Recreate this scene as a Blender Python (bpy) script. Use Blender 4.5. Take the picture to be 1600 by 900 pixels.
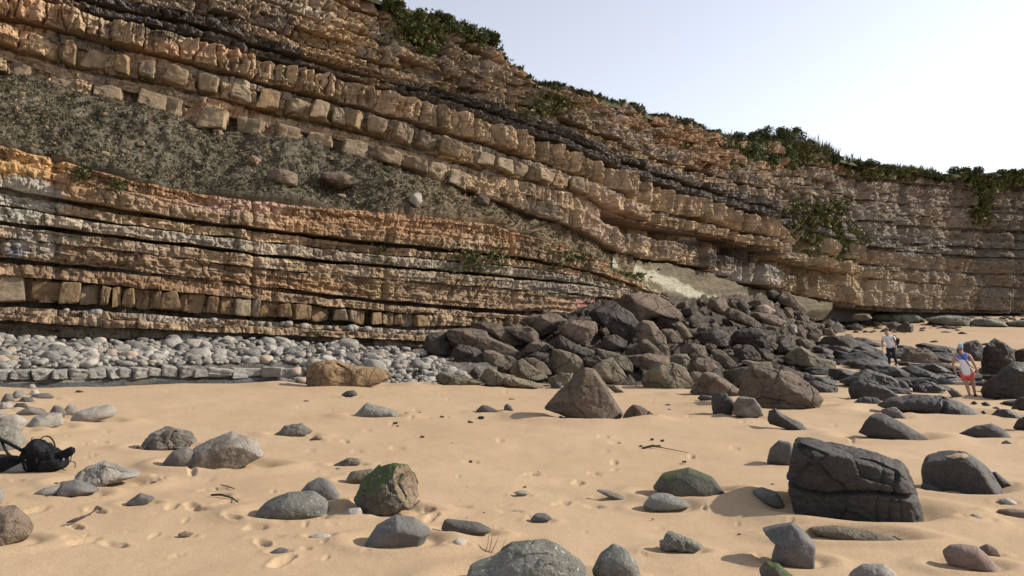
import bpy, math, random
import numpy as np
from mathutils import Vector, Matrix

for o in list(bpy.data.objects):
    bpy.data.objects.remove(o)
SC = bpy.context.scene
COL = SC.collection
rng = np.random.default_rng(11)
random.seed(11)

# ------------------------------------------------------------------ camera, sky, sun
F = 1160.0          # focal length in photograph pixels (1600 wide)
CX, HY = 800.0, 470.0   # vanishing column, horizon row
CAMZ = 1.65
cam = bpy.data.cameras.new('camera')
cam.sensor_width = 36.0
cam.lens = F / 1600 * 36.0
cam.shift_y = (HY - 450.0) / 1600.0
cam.clip_start = 0.1
cam.clip_end = 6000.0
cam_o = bpy.data.objects.new('camera', cam)
cam_o.location = (0, 0, CAMZ)
cam_o.rotation_euler = (math.radians(90), 0, 0)
COL.objects.link(cam_o)
SC.camera = cam_o

SUN_EL = 31.0
SUN_AZ = 79.0       # degrees clockwise from +Y (straight ahead) towards +X (right)
sd = Vector((math.sin(math.radians(SUN_AZ)) * math.cos(math.radians(SUN_EL)),
             math.cos(math.radians(SUN_AZ)) * math.cos(math.radians(SUN_EL)),
             math.sin(math.radians(SUN_EL))))
sun = bpy.data.lights.new('sun', 'SUN')
sun.energy = 3.7
sun.angle = math.radians(0.6)
sun.color = (1.0, 0.93, 0.83)
sun_o = bpy.data.objects.new('sun', sun)
sun_o.rotation_euler = (-sd).to_track_quat('-Z', 'Y').to_euler()
sun_o.location = (60, 20, 60)
COL.objects.link(sun_o)

world = bpy.data.worlds.new('World')
SC.world = world
world.use_nodes = True
nt = world.node_tree
sky = nt.nodes.new('ShaderNodeTexSky')
sky.sky_type = 'NISHITA'
sky.sun_disc = False
sky.sun_elevation = math.radians(SUN_EL)
sky.sun_rotation = math.radians(SUN_AZ)
sky.altitude = 0.0
sky.air_density = 1.3
sky.dust_density = 0.35
sky.ozone_density = 2.5
bg = nt.nodes['Background']
hs = nt.nodes.new('ShaderNodeHueSaturation')
hs.inputs['Saturation'].default_value = 0.36
nt.links.new(sky.outputs[0], hs.inputs['Color'])
tn = nt.nodes.new('ShaderNodeMix')
tn.data_type = 'RGBA'; tn.blend_type = 'MULTIPLY'
tn.inputs[0].default_value = 1.0
tn.inputs[7].default_value = (1.0, 0.975, 1.02, 1.0)
nt.links.new(hs.outputs[0], tn.inputs[6])
nt.links.new(tn.outputs[2], bg.inputs[0])
bg.inputs[1].default_value = 0.103

SC.view_settings.view_transform = 'Standard'
SC.view_settings.look = 'None'
SC.view_settings.exposure = 0.85
SC.view_settings.gamma = 1.0
SC.view_settings.use_curve_mapping = False
SC.render.engine = 'CYCLES'
SC.cycles.max_bounces = 5
SC.cycles.diffuse_bounces = 3
SC.cycles.glossy_bounces = 2
SC.cycles.transparent_max_bounces = 4
SC.cycles.use_denoising = True
SC.cycles.denoiser = 'OPENIMAGEDENOISE'
SC.cycles.denoising_input_passes = 'RGB_ALBEDO_NORMAL'

# ------------------------------------------------------------------ noise
_perm = rng.permutation(256)
_perm = np.concatenate([_perm, _perm, _perm])
_g = rng.normal(size=(256, 3)); _g /= np.linalg.norm(_g, axis=1)[:, None]
_g = _g.astype(np.float32)

def perlin(p):
    p = np.asarray(p, dtype=np.float32)
    fl = np.floor(p)
    i = fl.astype(np.int64) & 255
    f = p - fl
    u = f * f * f * (f * (f * 6 - 15) + 10)
    x0, y0, z0 = f[:, 0], f[:, 1], f[:, 2]
    def g(dx, dy, dz):
        h = _perm[_perm[_perm[i[:, 0] + dx] + i[:, 1] + dy] + i[:, 2] + dz] & 255
        gr = _g[h]
        return gr[:, 0] * (x0 - dx) + gr[:, 1] * (y0 - dy) + gr[:, 2] * (z0 - dz)
    ux, uy, uz = u[:, 0], u[:, 1], u[:, 2]
    a = g(0, 0, 0) * (1 - ux) + g(1, 0, 0) * ux
    b = g(0, 1, 0) * (1 - ux) + g(1, 1, 0) * ux
    c = g(0, 0, 1) * (1 - ux) + g(1, 0, 1) * ux
    d = g(0, 1, 1) * (1 - ux) + g(1, 1, 1) * ux
    return ((a * (1 - uy) + b * uy) * (1 - uz) + (c * (1 - uy) + d * uy) * uz) * 1.7

def fbm(p, octv=4, gain=0.5, lac=2.07):
    p = np.asarray(p, dtype=np.float32)
    s, a = 0.0, 1.0
    for k in range(octv):
        s = s + a * perlin(p + k * 17.3)
        a *= gain
        p = p * lac
    return s

def ridged(p, octv=4, gain=0.5, lac=2.07):
    p = np.asarray(p, dtype=np.float32)
    s, a = 0.0, 1.0
    for k in range(octv):
        s = s + a * (1 - 2 * np.abs(perlin(p + k * 11.7)))
        a *= gain
        p = p * lac
    return s

def cellular(p, seed=0):
    """nearest feature cell: (random value, tilted facet height, distance to the border)."""
    p = np.asarray(p, dtype=np.float32) + seed * 7.13
    base = np.floor(p - 0.5).astype(np.int64)
    N = len(p)
    f1 = np.full(N, 9.0, np.float32); f2 = np.full(N, 9.0, np.float32)
    val = np.zeros(N, np.float32); tilt = np.zeros(N, np.float32)
    for dx in (0, 1):
        for dy in (0, 1):
            for dz in (0, 1):
                c = base + np.array([dx, dy, dz])
                h = _perm[_perm[_perm[c[:, 0] & 255] + (c[:, 1] & 255)] + (c[:, 2] & 255)] & 255
                v = p - (c + 0.5 + 0.42 * _g[h])
                d = (v * v).sum(1)
                near = d < f1
                f2 = np.where(near, f1, np.minimum(f2, d))
                f1 = np.where(near, d, f1)
                h2 = _perm[h + 31] & 255
                val = np.where(near, h2 / 127.5 - 1.0, val)
                tilt = np.where(near, (v * _g[h2]).sum(1), tilt)
    return val, tilt, np.sqrt(f2) - np.sqrt(f1)

def facets(p, seed=0, crack=0.5):
    v, t, e = cellular(p, seed)
    return 0.45 * v + 1.0 * t - crack * np.clip(1 - e / 0.12, 0, 1)

def sstep(a, b, x):
    t = np.clip((np.asarray(x, dtype=float) - a) / (b - a), 0, 1)
    return t * t * (3 - 2 * t)

# ------------------------------------------------------------------ object helpers
def tag(o, label=None, cat=None, group=None, kind=None):
    if label: o['label'] = label
    if cat: o['category'] = cat
    if group: o['group'] = group
    if kind: o['kind'] = kind
    return o

def mesh_np(name, V, Q, mat=None, smooth=True, cols=None, parent=None):
    """V (n,3), Q (m,k) vertex indices with k = 3 or 4."""
    V = np.ascontiguousarray(V, dtype=np.float32)
    Q = np.ascontiguousarray(Q, dtype=np.int32)
    me = bpy.data.meshes.new(name)
    me.vertices.add(len(V))
    me.vertices.foreach_set('co', V.ravel())
    k = Q.shape[1]
    me.loops.add(Q.size)
    me.loops.foreach_set('vertex_index', Q.ravel())
    me.polygons.add(len(Q))
    me.polygons.foreach_set('loop_start', np.arange(0, Q.size, k, dtype=np.int32))
    me.polygons.foreach_set('use_smooth', np.full(len(Q), bool(smooth)))
    me.update(calc_edges=True)
    if cols is not None:
        at = me.color_attributes.new('Col', 'FLOAT_COLOR', 'POINT')
        c4 = np.ones((len(V), 4), dtype=np.float32); c4[:, :3] = cols
        at.data.foreach_set('color', c4.ravel())
    if mat: me.materials.append(mat)
    o = bpy.data.objects.new(name, me)
    COL.objects.link(o)
    if parent: o.parent = parent
    return o

def empty(name, loc=(0, 0, 0), rz=0.0):
    o = bpy.data.objects.new(name, None)
    o.location = loc; o.rotation_euler = (0, 0, rz)
    COL.objects.link(o)
    return o

def grid_quads(nr, nc, mask=None):
    r, c = np.meshgrid(np.arange(nr - 1), np.arange(nc - 1), indexing='ij')
    a = r * nc + c
    q = np.stack([a, a + 1, a + nc + 1, a + nc], axis=-1)
    if mask is not None:
        q = q[mask]
    return q.reshape(-1, 4)

_cs = {}
def cubesphere(n):
    if n in _cs: return _cs[n]
    t = np.tan(np.linspace(-1, 1, n + 1) * math.pi / 4)
    A, B = np.meshgrid(t, t, indexing='ij')
    one = np.ones_like(A)
    faces = [(one, A, B), (-one, B, A), (B, one, A), (A, -one, B), (A, B, one), (B, A, -one)]
    V, Q = [], []
    off = 0
    for f in faces:
        V.append(np.stack(f, -1).reshape(-1, 3))
        Q.append(grid_quads(n + 1, n + 1) + off)
        off += (n + 1) ** 2
    V = np.concatenate(V); Q = np.concatenate(Q)
    V /= np.linalg.norm(V, axis=1)[:, None]
    key = np.round(V * 1e5).astype(np.int64)
    _, idx, inv = np.unique(key, axis=0, return_index=True, return_inverse=True)
    V = V[idx]; Q = inv.reshape(-1)[Q]
    # outward orientation
    nrm = np.cross(V[Q[:, 1]] - V[Q[:, 0]], V[Q[:, 2]] - V[Q[:, 0]])
    flip = (nrm * V[Q].mean(1)).sum(1) < 0
    Q[flip] = Q[flip][:, ::-1]
    _cs[n] = (V, Q)
    return _cs[n]

def tube(path, rad, n=8, flat=1.0):
    """tapered tube along path; rad scalar or list."""
    P = np.array(path, float); m = len(P)
    R = np.full(m, rad, float) if np.isscalar(rad) else np.array(rad, float)
    T = np.gradient(P, axis=0); T /= np.linalg.norm(T, axis=1)[:, None] + 1e-9
    V = []
    ref = np.array([0.13, 0.97, 0.2])
    for i in range(m):
        a = np.cross(T[i], ref); a /= np.linalg.norm(a) + 1e-9
        b = np.cross(T[i], a)
        for k in range(n):
            th = 2 * math.pi * k / n
            V.append(P[i] + R[i] * (math.cos(th) * a * flat + math.sin(th) * b))
    Q = []
    for i in range(m - 1):
        for k in range(n):
            Q.append((i * n + k, i * n + (k + 1) % n, (i + 1) * n + (k + 1) % n, (i + 1) * n + k))
    V.append(P[0]); V.append(P[-1])
    for k in range(n):
        Q.append((m * n, (k + 1) % n, k, m * n))
        Q.append((m * n + 1, (m - 1) * n + k, (m - 1) * n + (k + 1) % n, m * n + 1))
    me = bpy.data.meshes.new('t')
    fs = [q if len(set(q)) == 4 else tuple(dict.fromkeys(q)) for q in Q]
    return V, fs

def mesh_py(name, V, fs, mat, parent=None, smooth=True):
    me = bpy.data.meshes.new(name)
    me.from_pydata([tuple(v) for v in V], [], fs)
    me.materials.append(mat)
    for p in me.polygons: p.use_smooth = smooth
    o = bpy.data.objects.new(name, me); COL.objects.link(o)
    if parent: o.parent = parent
    return o

# ------------------------------------------------------------------ materials
class NT:
    def __init__(s, name):
        s.m = bpy.data.materials.new(name); s.m.use_nodes = True
        s.t = s.m.node_tree; s.b = s.t.nodes['Principled BSDF']
    def n(s, typ, **kw):
        x = s.t.nodes.new(typ)
        for k, v in kw.items():
            if k == 'ins':
                for kk, vv in v.items(): x.inputs[kk].default_value = vv
            else: setattr(x, k, v)
        return x
    def l(s, a, b): s.t.links.new(a, b)
    def mix(s, fac, a, b, mode='MIX'):
        x = s.n('ShaderNodeMix', data_type='RGBA', blend_type=mode)
        for sock, v in ((x.inputs[0], fac), (x.inputs[6], a), (x.inputs[7], b)):
            if hasattr(v, 'is_output') or isinstance(v, bpy.types.NodeSocket): s.l(v, sock)
            else: sock.default_value = v if not isinstance(v, tuple) else (*v, 1.0) if len(v) == 3 else v
        return x.outputs[2]
    def noise(s, co, scale, detail=6, rough=0.6):
        x = s.n('ShaderNodeTexNoise', ins={'Scale': scale, 'Detail': detail, 'Roughness': rough})
        s.l(co, x.inputs['Vector']); return x.outputs['Fac']
    def ramp(s, f, a, b, va=0.0, vb=1.0):
        x = s.n('ShaderNodeMapRange', clamp=True, ins={1: a, 2: b, 3: va, 4: vb})
        s.l(f, x.inputs[0]); return x.outputs[0]
    def bump(s, h, st, dist, nrm=None):
        x = s.n('ShaderNodeBump', ins={'Strength': st, 'Distance': dist})
        s.l(h, x.inputs['Height'])
        if nrm is not None: s.l(nrm, x.inputs['Normal'])
        return x.outputs[0]

def cliff_mat(name, bumpd=0.10, fine=1.0):
    N = NT(name)
    co = N.n('ShaderNodeTexCoord').outputs['Object']
    at = N.n('ShaderNodeAttribute', attribute_name='Col').outputs['Color']
    n1 = N.noise(co, 0.9, 8, 0.65)
    n2 = N.noise(co, 5.0 * fine, 8, 0.7)
    st = N.n('ShaderNodeMapping', ins={'Scale': (0.5, 0.5, 5.0)}); N.l(co, st.inputs[0])
    n3 = N.noise(st.outputs[0], 2.2, 6, 0.6)
    v = N.mix(N.ramp(n2, 0.3, 0.72), (0.62, 0.60, 0.58), (1.28, 1.27, 1.25))
    c = N.mix(1.0, at, v, 'MULTIPLY')
    v3 = N.mix(N.ramp(n3, 0.35, 0.65), (0.80, 0.78, 0.78), (1.14, 1.14, 1.12))
    c = N.mix(1.0, c, v3, 'MULTIPLY')
    # rust and lichen blotches
    rust = N.ramp(n1, 0.56, 0.70, 0, 0.35)
    c = N.mix(rust, c, (0.25, 0.155, 0.088))
    lich = N.ramp(N.noise(co, 1.7, 7, 0.7), 0.60, 0.72, 0, 0.32)
    c = N.mix(lich, c, (0.34, 0.33, 0.29))
    N.l(c, N.b.inputs['Base Color'])
    N.b.inputs['Roughness'].default_value = 0.92
    N.b.inputs['Specular IOR Level'].default_value = 0.15
    vor = N.n('ShaderNodeTexVoronoi', feature='DISTANCE_TO_EDGE', ins={'Scale': 2.3})
    wn = N.n('ShaderNodeTexNoise', ins={'Scale': 1.5, 'Detail': 4}); N.l(co, wn.inputs['Vector'])
    wm = N.n('ShaderNodeMix', data_type='VECTOR', ins={0: 0.35}); N.l(co, wm.inputs[4]); N.l(wn.outputs['Color'], wm.inputs[5])
    N.l(wm.outputs[1], vor.inputs['Vector'])
    b1 = N.bump(N.ramp(vor.outputs['Distance'], 0.0, 0.06), 0.5, bumpd * 0.6)
    b2 = N.bump(n2, 0.9, bumpd * 1.3, b1)
    b3 = N.bump(n3, 0.7, bumpd * 0.8, b2)
    N.l(b3, N.b.inputs['Normal'])
    return N.m

def rock_mat(name, c1, c2, c3, scale=3.0, bumpd=0.02, moss=0.0, rough=0.85, spots=0.0, mossc=(0.045, 0.075, 0.02), lay=0.0, crack=None):
    N = NT(name)
    crack = lay > 0 if crack is None else crack
    oi = N.n('ShaderNodeObjectInfo')
    tc = N.n('ShaderNodeTexCoord').outputs['Object']
    ad = N.n('ShaderNodeVectorMath', operation='MULTIPLY_ADD')
    cr = N.n('ShaderNodeCombineXYZ')
    for k in range(3): N.l(oi.outputs['Random'], cr.inputs[k])
    N.l(cr.outputs[0], ad.inputs[0]); ad.inputs[1].default_value = (37, 61, 17); N.l(tc, ad.inputs[2])
    co = ad.outputs[0]
    n1 = N.noise(co, scale, 7, 0.62)
    n2 = N.noise(co, scale * 6, 6, 0.7)
    n3 = N.noise(co, scale * 28, 3, 0.6)
    c = N.mix(N.ramp(n1, 0.40, 0.60), c1, c2)
    c = N.mix(N.ramp(n2, 0.55, 0.75, 0, 0.55), c, c3)
    v = N.mix(N.ramp(n3, 0.3, 0.7), (0.78, 0.78, 0.78), (1.2, 1.2, 1.2))
    c = N.mix(1.0, c, v, 'MULTIPLY')
    rr = N.n('ShaderNodeMapRange', ins={1: 0, 2: 1, 3: 0.80, 4: 1.22}); N.l(oi.outputs['Random'], rr.inputs[0])
    rc = N.n('ShaderNodeCombineXYZ')
    for k in range(3): N.l(rr.outputs[0], rc.inputs[k])
    c = N.mix(1.0, c, rc.outputs[0], 'MULTIPLY')
    if lay:
        st = N.n('ShaderNodeMapping', ins={'Scale': (0.4, 0.4, 6.0), 'Rotation': (0.15, 0.25, 0)}); N.l(co, st.inputs[0])
        n4 = N.noise(st.outputs[0], scale * 1.5, 5, 0.6)
        c = N.mix(N.ramp(n4, 0.42, 0.62, 0, lay), c, c3)
    if spots:
        sp = N.ramp(N.noise(co, scale * 14, 2, 0.5), 0.62, 0.70, 0, spots)
        c = N.mix(sp, c, (0.42, 0.41, 0.37))
    if moss:
        ge = N.n('ShaderNodeNewGeometry'); sx = N.n('ShaderNodeSeparateXYZ'); N.l(ge.outputs['Normal'], sx.inputs[0])
        up = N.ramp(sx.outputs[2], 0.45, 0.85)
        mm = N.n('ShaderNodeMath', operation='MULTIPLY'); N.l(up, mm.inputs[0])
        N.l(N.ramp(n1, 0.62 - 0.35 * moss, 0.72 - 0.35 * moss), mm.inputs[1])
        c = N.mix(mm.outputs[0], c, N.mix(N.ramp(n3, 0.35, 0.65), mossc, tuple(2.1 * x for x in mossc)))
    N.l(c, N.b.inputs['Base Color'])
    N.b.inputs['Roughness'].default_value = rough
    N.b.inputs['Specular IOR Level'].default_value = 0.3
    bumpd = bumpd * 1.7
    b1 = N.bump(n1, 0.5, bumpd * 4)
    b2 = N.bump(n2, 0.8, bumpd * 1.3, b1)
    pit = N.ramp(N.noise(co, scale * 11, 4, 0.65), 0.30, 0.46)
    b2 = N.bump(pit, 0.6, bumpd * 0.8, b2)
    b3 = N.bump(n3, 0.7, bumpd * 0.4, b2)
    if crack:
        # fracture lines
        vo = N.n('ShaderNodeTexVoronoi', feature='DISTANCE_TO_EDGE', ins={'Scale': scale * 1.1, 'Randomness': 1.0})
        wn = N.n('ShaderNodeTexNoise', ins={'Scale': scale * 1.5, 'Detail': 5}); N.l(co, wn.inputs['Vector'])
        wm = N.n('ShaderNodeMix', data_type='VECTOR', ins={0: 0.3}); N.l(co, wm.inputs[4]); N.l(wn.outputs['Color'], wm.inputs[5])
        N.l(wm.outputs[1], vo.inputs['Vector'])
        b3 = N.bump(N.ramp(vo.outputs['Distance'], 0.0, 0.035), 0.8, bumpd * 1.6, b3)
    N.l(b3, N.b.inputs['Normal'])
    return N.m

def sand_mat():
    N = NT('beach_sand')
    co = N.n('ShaderNodeTexCoord').outputs['Object']
    n1 = N.noise(co, 0.22, 5, 0.55)
    n2 = N.noise(co, 2.3, 6, 0.6)
    n3 = N.noise(co, 60, 3, 0.6)
    c = N.mix(N.ramp(n1, 0.35, 0.65), (0.36, 0.253, 0.152), (0.398, 0.286, 0.178))
    c = N.mix(N.ramp(n2, 0.45, 0.75, 0, 0.35), c, (0.315, 0.215, 0.125))
    c = N.mix(1.0, c, N.mix(N.ramp(n3, 0.3, 0.7), (0.86, 0.86, 0.86), (1.12, 1.12, 1.12)), 'MULTIPLY')
    sp = N.ramp(N.noise(co, 34, 2, 0.5), 0.70, 0.76, 0, 0.5)
    c = N.mix(sp, c, (0.20, 0.13, 0.08))
    N.l(c, N.b.inputs['Base Color'])
    N.b.inputs['Roughness'].default_value = 0.95
    N.b.inputs['Specular IOR Level'].default_value = 0.12
    b1 = N.bump(n2, 0.4, 0.012)
    b2 = N.bump(n3, 0.5, 0.006, b1)
    N.l(b2, N.b.inputs['Normal'])
    return N.m

def plain(name, c, rough=0.8, nscale=8.0, var=0.25, bumpd=0.003, spec=0.3, sheen=0.0):
    N = NT(name)
    co = N.n('ShaderNodeTexCoord').outputs['Object']
    n = N.noise(co, nscale, 5, 0.6)
    cc = N.mix(N.ramp(n, 0.3, 0.7), tuple(x * (1 - var) for x in c), tuple(x * (1 + var) for x in c))
    N.l(cc, N.b.inputs['Base Color'])
    N.b.inputs['Roughness'].default_value = rough
    N.b.inputs['Specular IOR Level'].default_value = spec
    N.l(N.bump(n, 0.5, bumpd * 3), N.b.inputs['Normal'])
    return N.m

def leaf_mat(name):
    N = NT(name)
    at = N.n('ShaderNodeAttribute', attribute_name='Col').outputs['Color']
    N.l(at, N.b.inputs['Base Color'])
    N.b.inputs['Roughness'].default_value = 0.7
    N.b.inputs['Specular IOR Level'].default_value = 0.2
    return N.m

M_CLIFF = cliff_mat('layered_cliff_rock')
M_SCREE = cliff_mat('scree_soil', 0.16, 1.6)
M_SAND = sand_mat()
M_LEAF = leaf_mat('leaves')
R = {}
R['grey'] = rock_mat('grey_stone', (0.0831, 0.0737, 0.0629), (0.1371, 0.1223, 0.1046), (0.1828, 0.1631, 0.1391), 3.0, 0.008)
R['slate'] = rock_mat('slate_grey_stone', (0.0853, 0.079, 0.0723), (0.1263, 0.1176, 0.1076), (0.1705, 0.1579, 0.143), 3.0, 0.005)
R['speck'] = rock_mat('speckled_grey_stone', (0.108, 0.1038, 0.0888), (0.1744, 0.1692, 0.143), (0.2492, 0.2395, 0.2032), 3.0, 0.010, spots=0.6)
R['lichen'] = rock_mat('lichen_grey_stone', (0.1094, 0.1052, 0.0848), (0.1795, 0.1725, 0.1413), (0.0744, 0.0757, 0.0525), 2.2, 0.012, spots=0.7)
R['moss'] = rock_mat('mossy_stone', (0.1051, 0.0926, 0.0767), (0.1751, 0.1557, 0.1292), (0.2539, 0.2272, 0.1898), 3.2, 0.02, moss=0.95, mossc=(0.042, 0.066, 0.014))
R['mossdark'] = rock_mat('dark_mossy_stone', (0.0613, 0.0589, 0.0499), (0.0973, 0.0936, 0.0765), (0.1226, 0.1143, 0.0931), 4.0, 0.012, moss=0.55, mossc=(0.04, 0.048, 0.018))
R['vein'] = rock_mat('veined_stone', (0.1253, 0.103, 0.0832), (0.2506, 0.2206, 0.1808), (0.376, 0.3285, 0.2622), 3.2, 0.016)
R['pale'] = rock_mat('pale_stone', (0.1854, 0.1648, 0.1368), (0.2688, 0.2424, 0.2052), (0.2271, 0.1871, 0.1454), 3.0, 0.008, spots=0.3)
R['white'] = rock_mat('white_stone', (0.34, 0.3, 0.26), (0.45, 0.415, 0.37), (0.33, 0.28, 0.23), 6.0, 0.006)
R['brown'] = rock_mat('brown_rock', (0.0967, 0.0707, 0.0489), (0.1674, 0.1231, 0.0863), (0.2294, 0.171, 0.1196), 1.2, 0.035, lay=0.4)
R['olive'] = rock_mat('olive_brown_rock', (0.0916, 0.0742, 0.049), (0.1591, 0.1297, 0.0871), (0.212, 0.176, 0.12), 1.2, 0.035, lay=0.4)
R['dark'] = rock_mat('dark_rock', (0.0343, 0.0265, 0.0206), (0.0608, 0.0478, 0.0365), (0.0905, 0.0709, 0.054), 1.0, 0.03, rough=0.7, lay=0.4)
R['wet'] = rock_mat('dark_wet_rock', (0.035, 0.0303, 0.0258), (0.0581, 0.0505, 0.0426), (0.0805, 0.07, 0.0594), 1.6, 0.02, rough=0.62, lay=0.3, crack=False)
R['block'] = rock_mat('dark_grey_block', (0.043, 0.0379, 0.0325), (0.0645, 0.0568, 0.049), (0.0836, 0.0746, 0.065), 2.6, 0.014, rough=0.75, lay=0.25, crack=False)
R['greyrock'] = rock_mat('warm_grey_rock', (0.0792, 0.0581, 0.0408), (0.1365, 0.1019, 0.0718), (0.1882, 0.1436, 0.1027), 1.2, 0.03, lay=0.3)
R['green'] = rock_mat('green_grey_shelf_rock', (0.115, 0.122, 0.09), (0.195, 0.20, 0.155), (0.15, 0.14, 0.11), 0.6, 0.05, lay=0.5)
R['tan'] = rock_mat('tan_rock', (0.1761, 0.1203, 0.0727), (0.2688, 0.1916, 0.1197), (0.2132, 0.1693, 0.1154), 1.4, 0.04, lay=0.4)
R['rust'] = rock_mat('rusty_rock', (0.1751, 0.1136, 0.0646), (0.2714, 0.1767, 0.0929), (0.3502, 0.2525, 0.1292), 2.0, 0.03, lay=0.3)
R['pink'] = rock_mat('pinkish_rock', (0.27, 0.19, 0.15), (0.40, 0.31, 0.255), (0.46, 0.38, 0.32), 1.6, 0.03)
R['red'] = rock_mat('reddish_brown_stone', (0.1401, 0.095, 0.0722), (0.1936, 0.1386, 0.1102), (0.2225, 0.1663, 0.133), 3.0, 0.006)
R['orange'] = rock_mat('orange_stone', (0.36, 0.20, 0.09), (0.45, 0.28, 0.15), (0.42, 0.34, 0.25), 2.4, 0.012)
for k, (a, b) in enumerate([((0.225, 0.205, 0.175), (0.335, 0.307, 0.262)), ((0.315, 0.288, 0.245), (0.43, 0.395, 0.34)), ((0.115, 0.107, 0.096), (0.20, 0.185, 0.163)), ((0.30, 0.22, 0.155), (0.40, 0.325, 0.25))]):
    R['cob%d' % k] = rock_mat('cobble_stone_%s' % 'abcd'[k], a, b, tuple(1.15 * x for x in b), 4.0, 0.008, rough=0.85)

# ------------------------------------------------------------------ ground
def softmin(a, b, k):
    h = np.clip(0.5 + 0.5 * (b - a) / k, 0, 1)
    return b * (1 - h) + a * h - k * h * (1 - h)

def zg(x, y):
    x = np.asarray(x, float); y = np.asarray(y, float)
    d = 0.0233 * np.clip(x, -40, 200) + 0.0476 * y
    d = np.maximum(d, -0.8)
    z = -softmin(d, 1.75, 0.5)
    z = z + 1.25 * sstep(84, 116, y) * sstep(18, 40, x)
    return z

def depth_ground(px, py):
    lo, hi = 1.0, 160.0
    for _ in range(40):
        m = 0.5 * (lo + hi)
        if CAMZ - m * (py - HY) / F > zg(m * (px - CX) / F, m): lo = m
        else: hi = m
    return 0.5 * (lo + hi)
# ------------------------------------------------------------------ the cliff: traced strata, each at its own real depth
def curve(d):
    xs = sorted(d); ys = [d[x] for x in xs]
    def f(px):
        px = np.asarray(px, float)
        v = np.interp(px, xs, ys)
        # light smoothing of the corners
        return 0.5 * v + 0.25 * np.interp(px - 18, xs, ys) + 0.25 * np.interp(px + 18, xs, ys)
    return f

SKY = curve({-100: -190, 0: -150, 400: -80, 540: -22, 590: 0, 640: 14, 700: 37, 750: 54, 772: 74, 800: 107, 825: 132, 870: 139, 920: 150, 985: 167, 1020: 184,
             1060: 192, 1085: 207, 1110: 218, 1150: 224, 1190: 222, 1240: 228, 1300: 246, 1340: 256, 1400: 264, 1460: 273, 1480: 276, 1500: 270, 1540: 270, 1600: 272, 1750: 280})
BASE = curve({-100: 524, 0: 525, 200: 530, 400: 525, 640: 545, 800: 545, 1000: 522, 1100: 502, 1200: 495, 1300: 489, 1400: 490, 1600: 492, 1750: 494})
C0 = curve({-100: 204, 0: 228, 115: 258, 200: 282, 330: 308, 500: 325, 650: 336, 760: 350, 850: 380, 930: 415, 1000: 452, 1050: 480, 1100: 490, 1200: 490, 1300: 484, 1400: 488, 1750: 492})
C1 = curve({-100: 288, 0: 304, 100: 321, 200: 338, 300: 352, 450: 368, 580: 384, 700: 396, 800: 405, 900: 425, 1000: 458, 1100: 492})
C2 = curve({-100: 348, 0: 354, 200: 377, 400: 401, 500: 411, 600: 419, 740: 431, 900: 447, 1000: 468, 1100: 494})
C3 = curve({-100: 402, 0: 410, 200: 428, 400: 453, 600: 476, 800: 492, 900: 497, 1000: 500, 1100: 497})
C4 = curve({-100: 480, 0: 481, 120: 484, 200: 490, 400: 502, 650: 516, 800: 512, 1000: 508, 1100: 499})
C5 = curve({-100: 500, 0: 500, 180: 511, 380: 520, 650: 532, 800: 530, 1000: 515, 1100: 501})
U0 = curve({-100: 95, 0: 120, 130: 152, 230: 177, 330: 207, 420: 221, 520: 241, 600: 262, 690: 290, 770: 322, 860: 352, 920: 386, 960: 404, 1000: 411, 1060: 416, 1100: 426, 1170: 452, 1230: 462, 1290: 474, 1340: 481, 1400: 487, 1600: 490, 1750: 492})
U1 = curve({-100: 52, 0: 78, 150: 119, 200: 128, 260: 138, 300: 147, 330: 153, 400: 175, 500: 195, 600: 219, 700: 252, 800: 282, 900: 308, 960: 340, 1040: 358, 1100: 368, 1200: 397, 1300: 429, 1400: 441, 1600: 452, 1750: 458})
U2 = curve({-100: 10, 0: 34, 100: 54, 200: 80, 330: 112, 400: 130, 530: 162, 600: 181, 700: 214, 800: 244, 900: 279, 1000: 325, 1100: 351, 1200: 379, 1300: 406, 1400: 421, 1600: 432, 1750: 440})
U3 = curve({-100: -40, 0: -14, 100: 18, 200: 44, 300: 64, 400: 90, 530: 123, 600: 141, 700: 172, 800: 206, 900: 246, 1000: 286, 1100: 319, 1200: 351, 1300: 380, 1400: 397, 1600: 410, 1750: 416})
U4 = curve({-100: -70, 0: -44, 200: 4, 300: 24, 400: 56, 530: 96, 600: 116, 700: 143, 800: 172, 900: 216, 1000: 256, 1100: 290, 1200: 320, 1300: 350, 1400: 368, 1600: 380, 1750: 386})
U5 = curve({-100: -110, 200: -35, 400: 18, 500: 54, 600: 82, 700: 118, 800: 150, 900: 190, 1000: 229, 1100: 262, 1200: 290, 1300: 316, 1400: 334, 1600: 344, 1750: 350})
U6 = curve({-100: -150, 200: -70, 400: -24, 480: 4, 560: 34, 640: 64, 700: 88, 800: 134, 900: 170, 1000: 205, 1100: 236, 1200: 263, 1300: 290, 1400: 304, 1600: 312, 1750: 318})

Y0 = curve({-100: 22.4, 0: 24, 200: 25.6, 400: 28, 600: 31, 700: 33.2, 850: 37.5, 950: 41.5, 1000: 45, 1100: 54, 1200: 65, 1300: 79, 1400: 94, 1500: 105, 1600: 111, 1750: 116})

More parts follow.
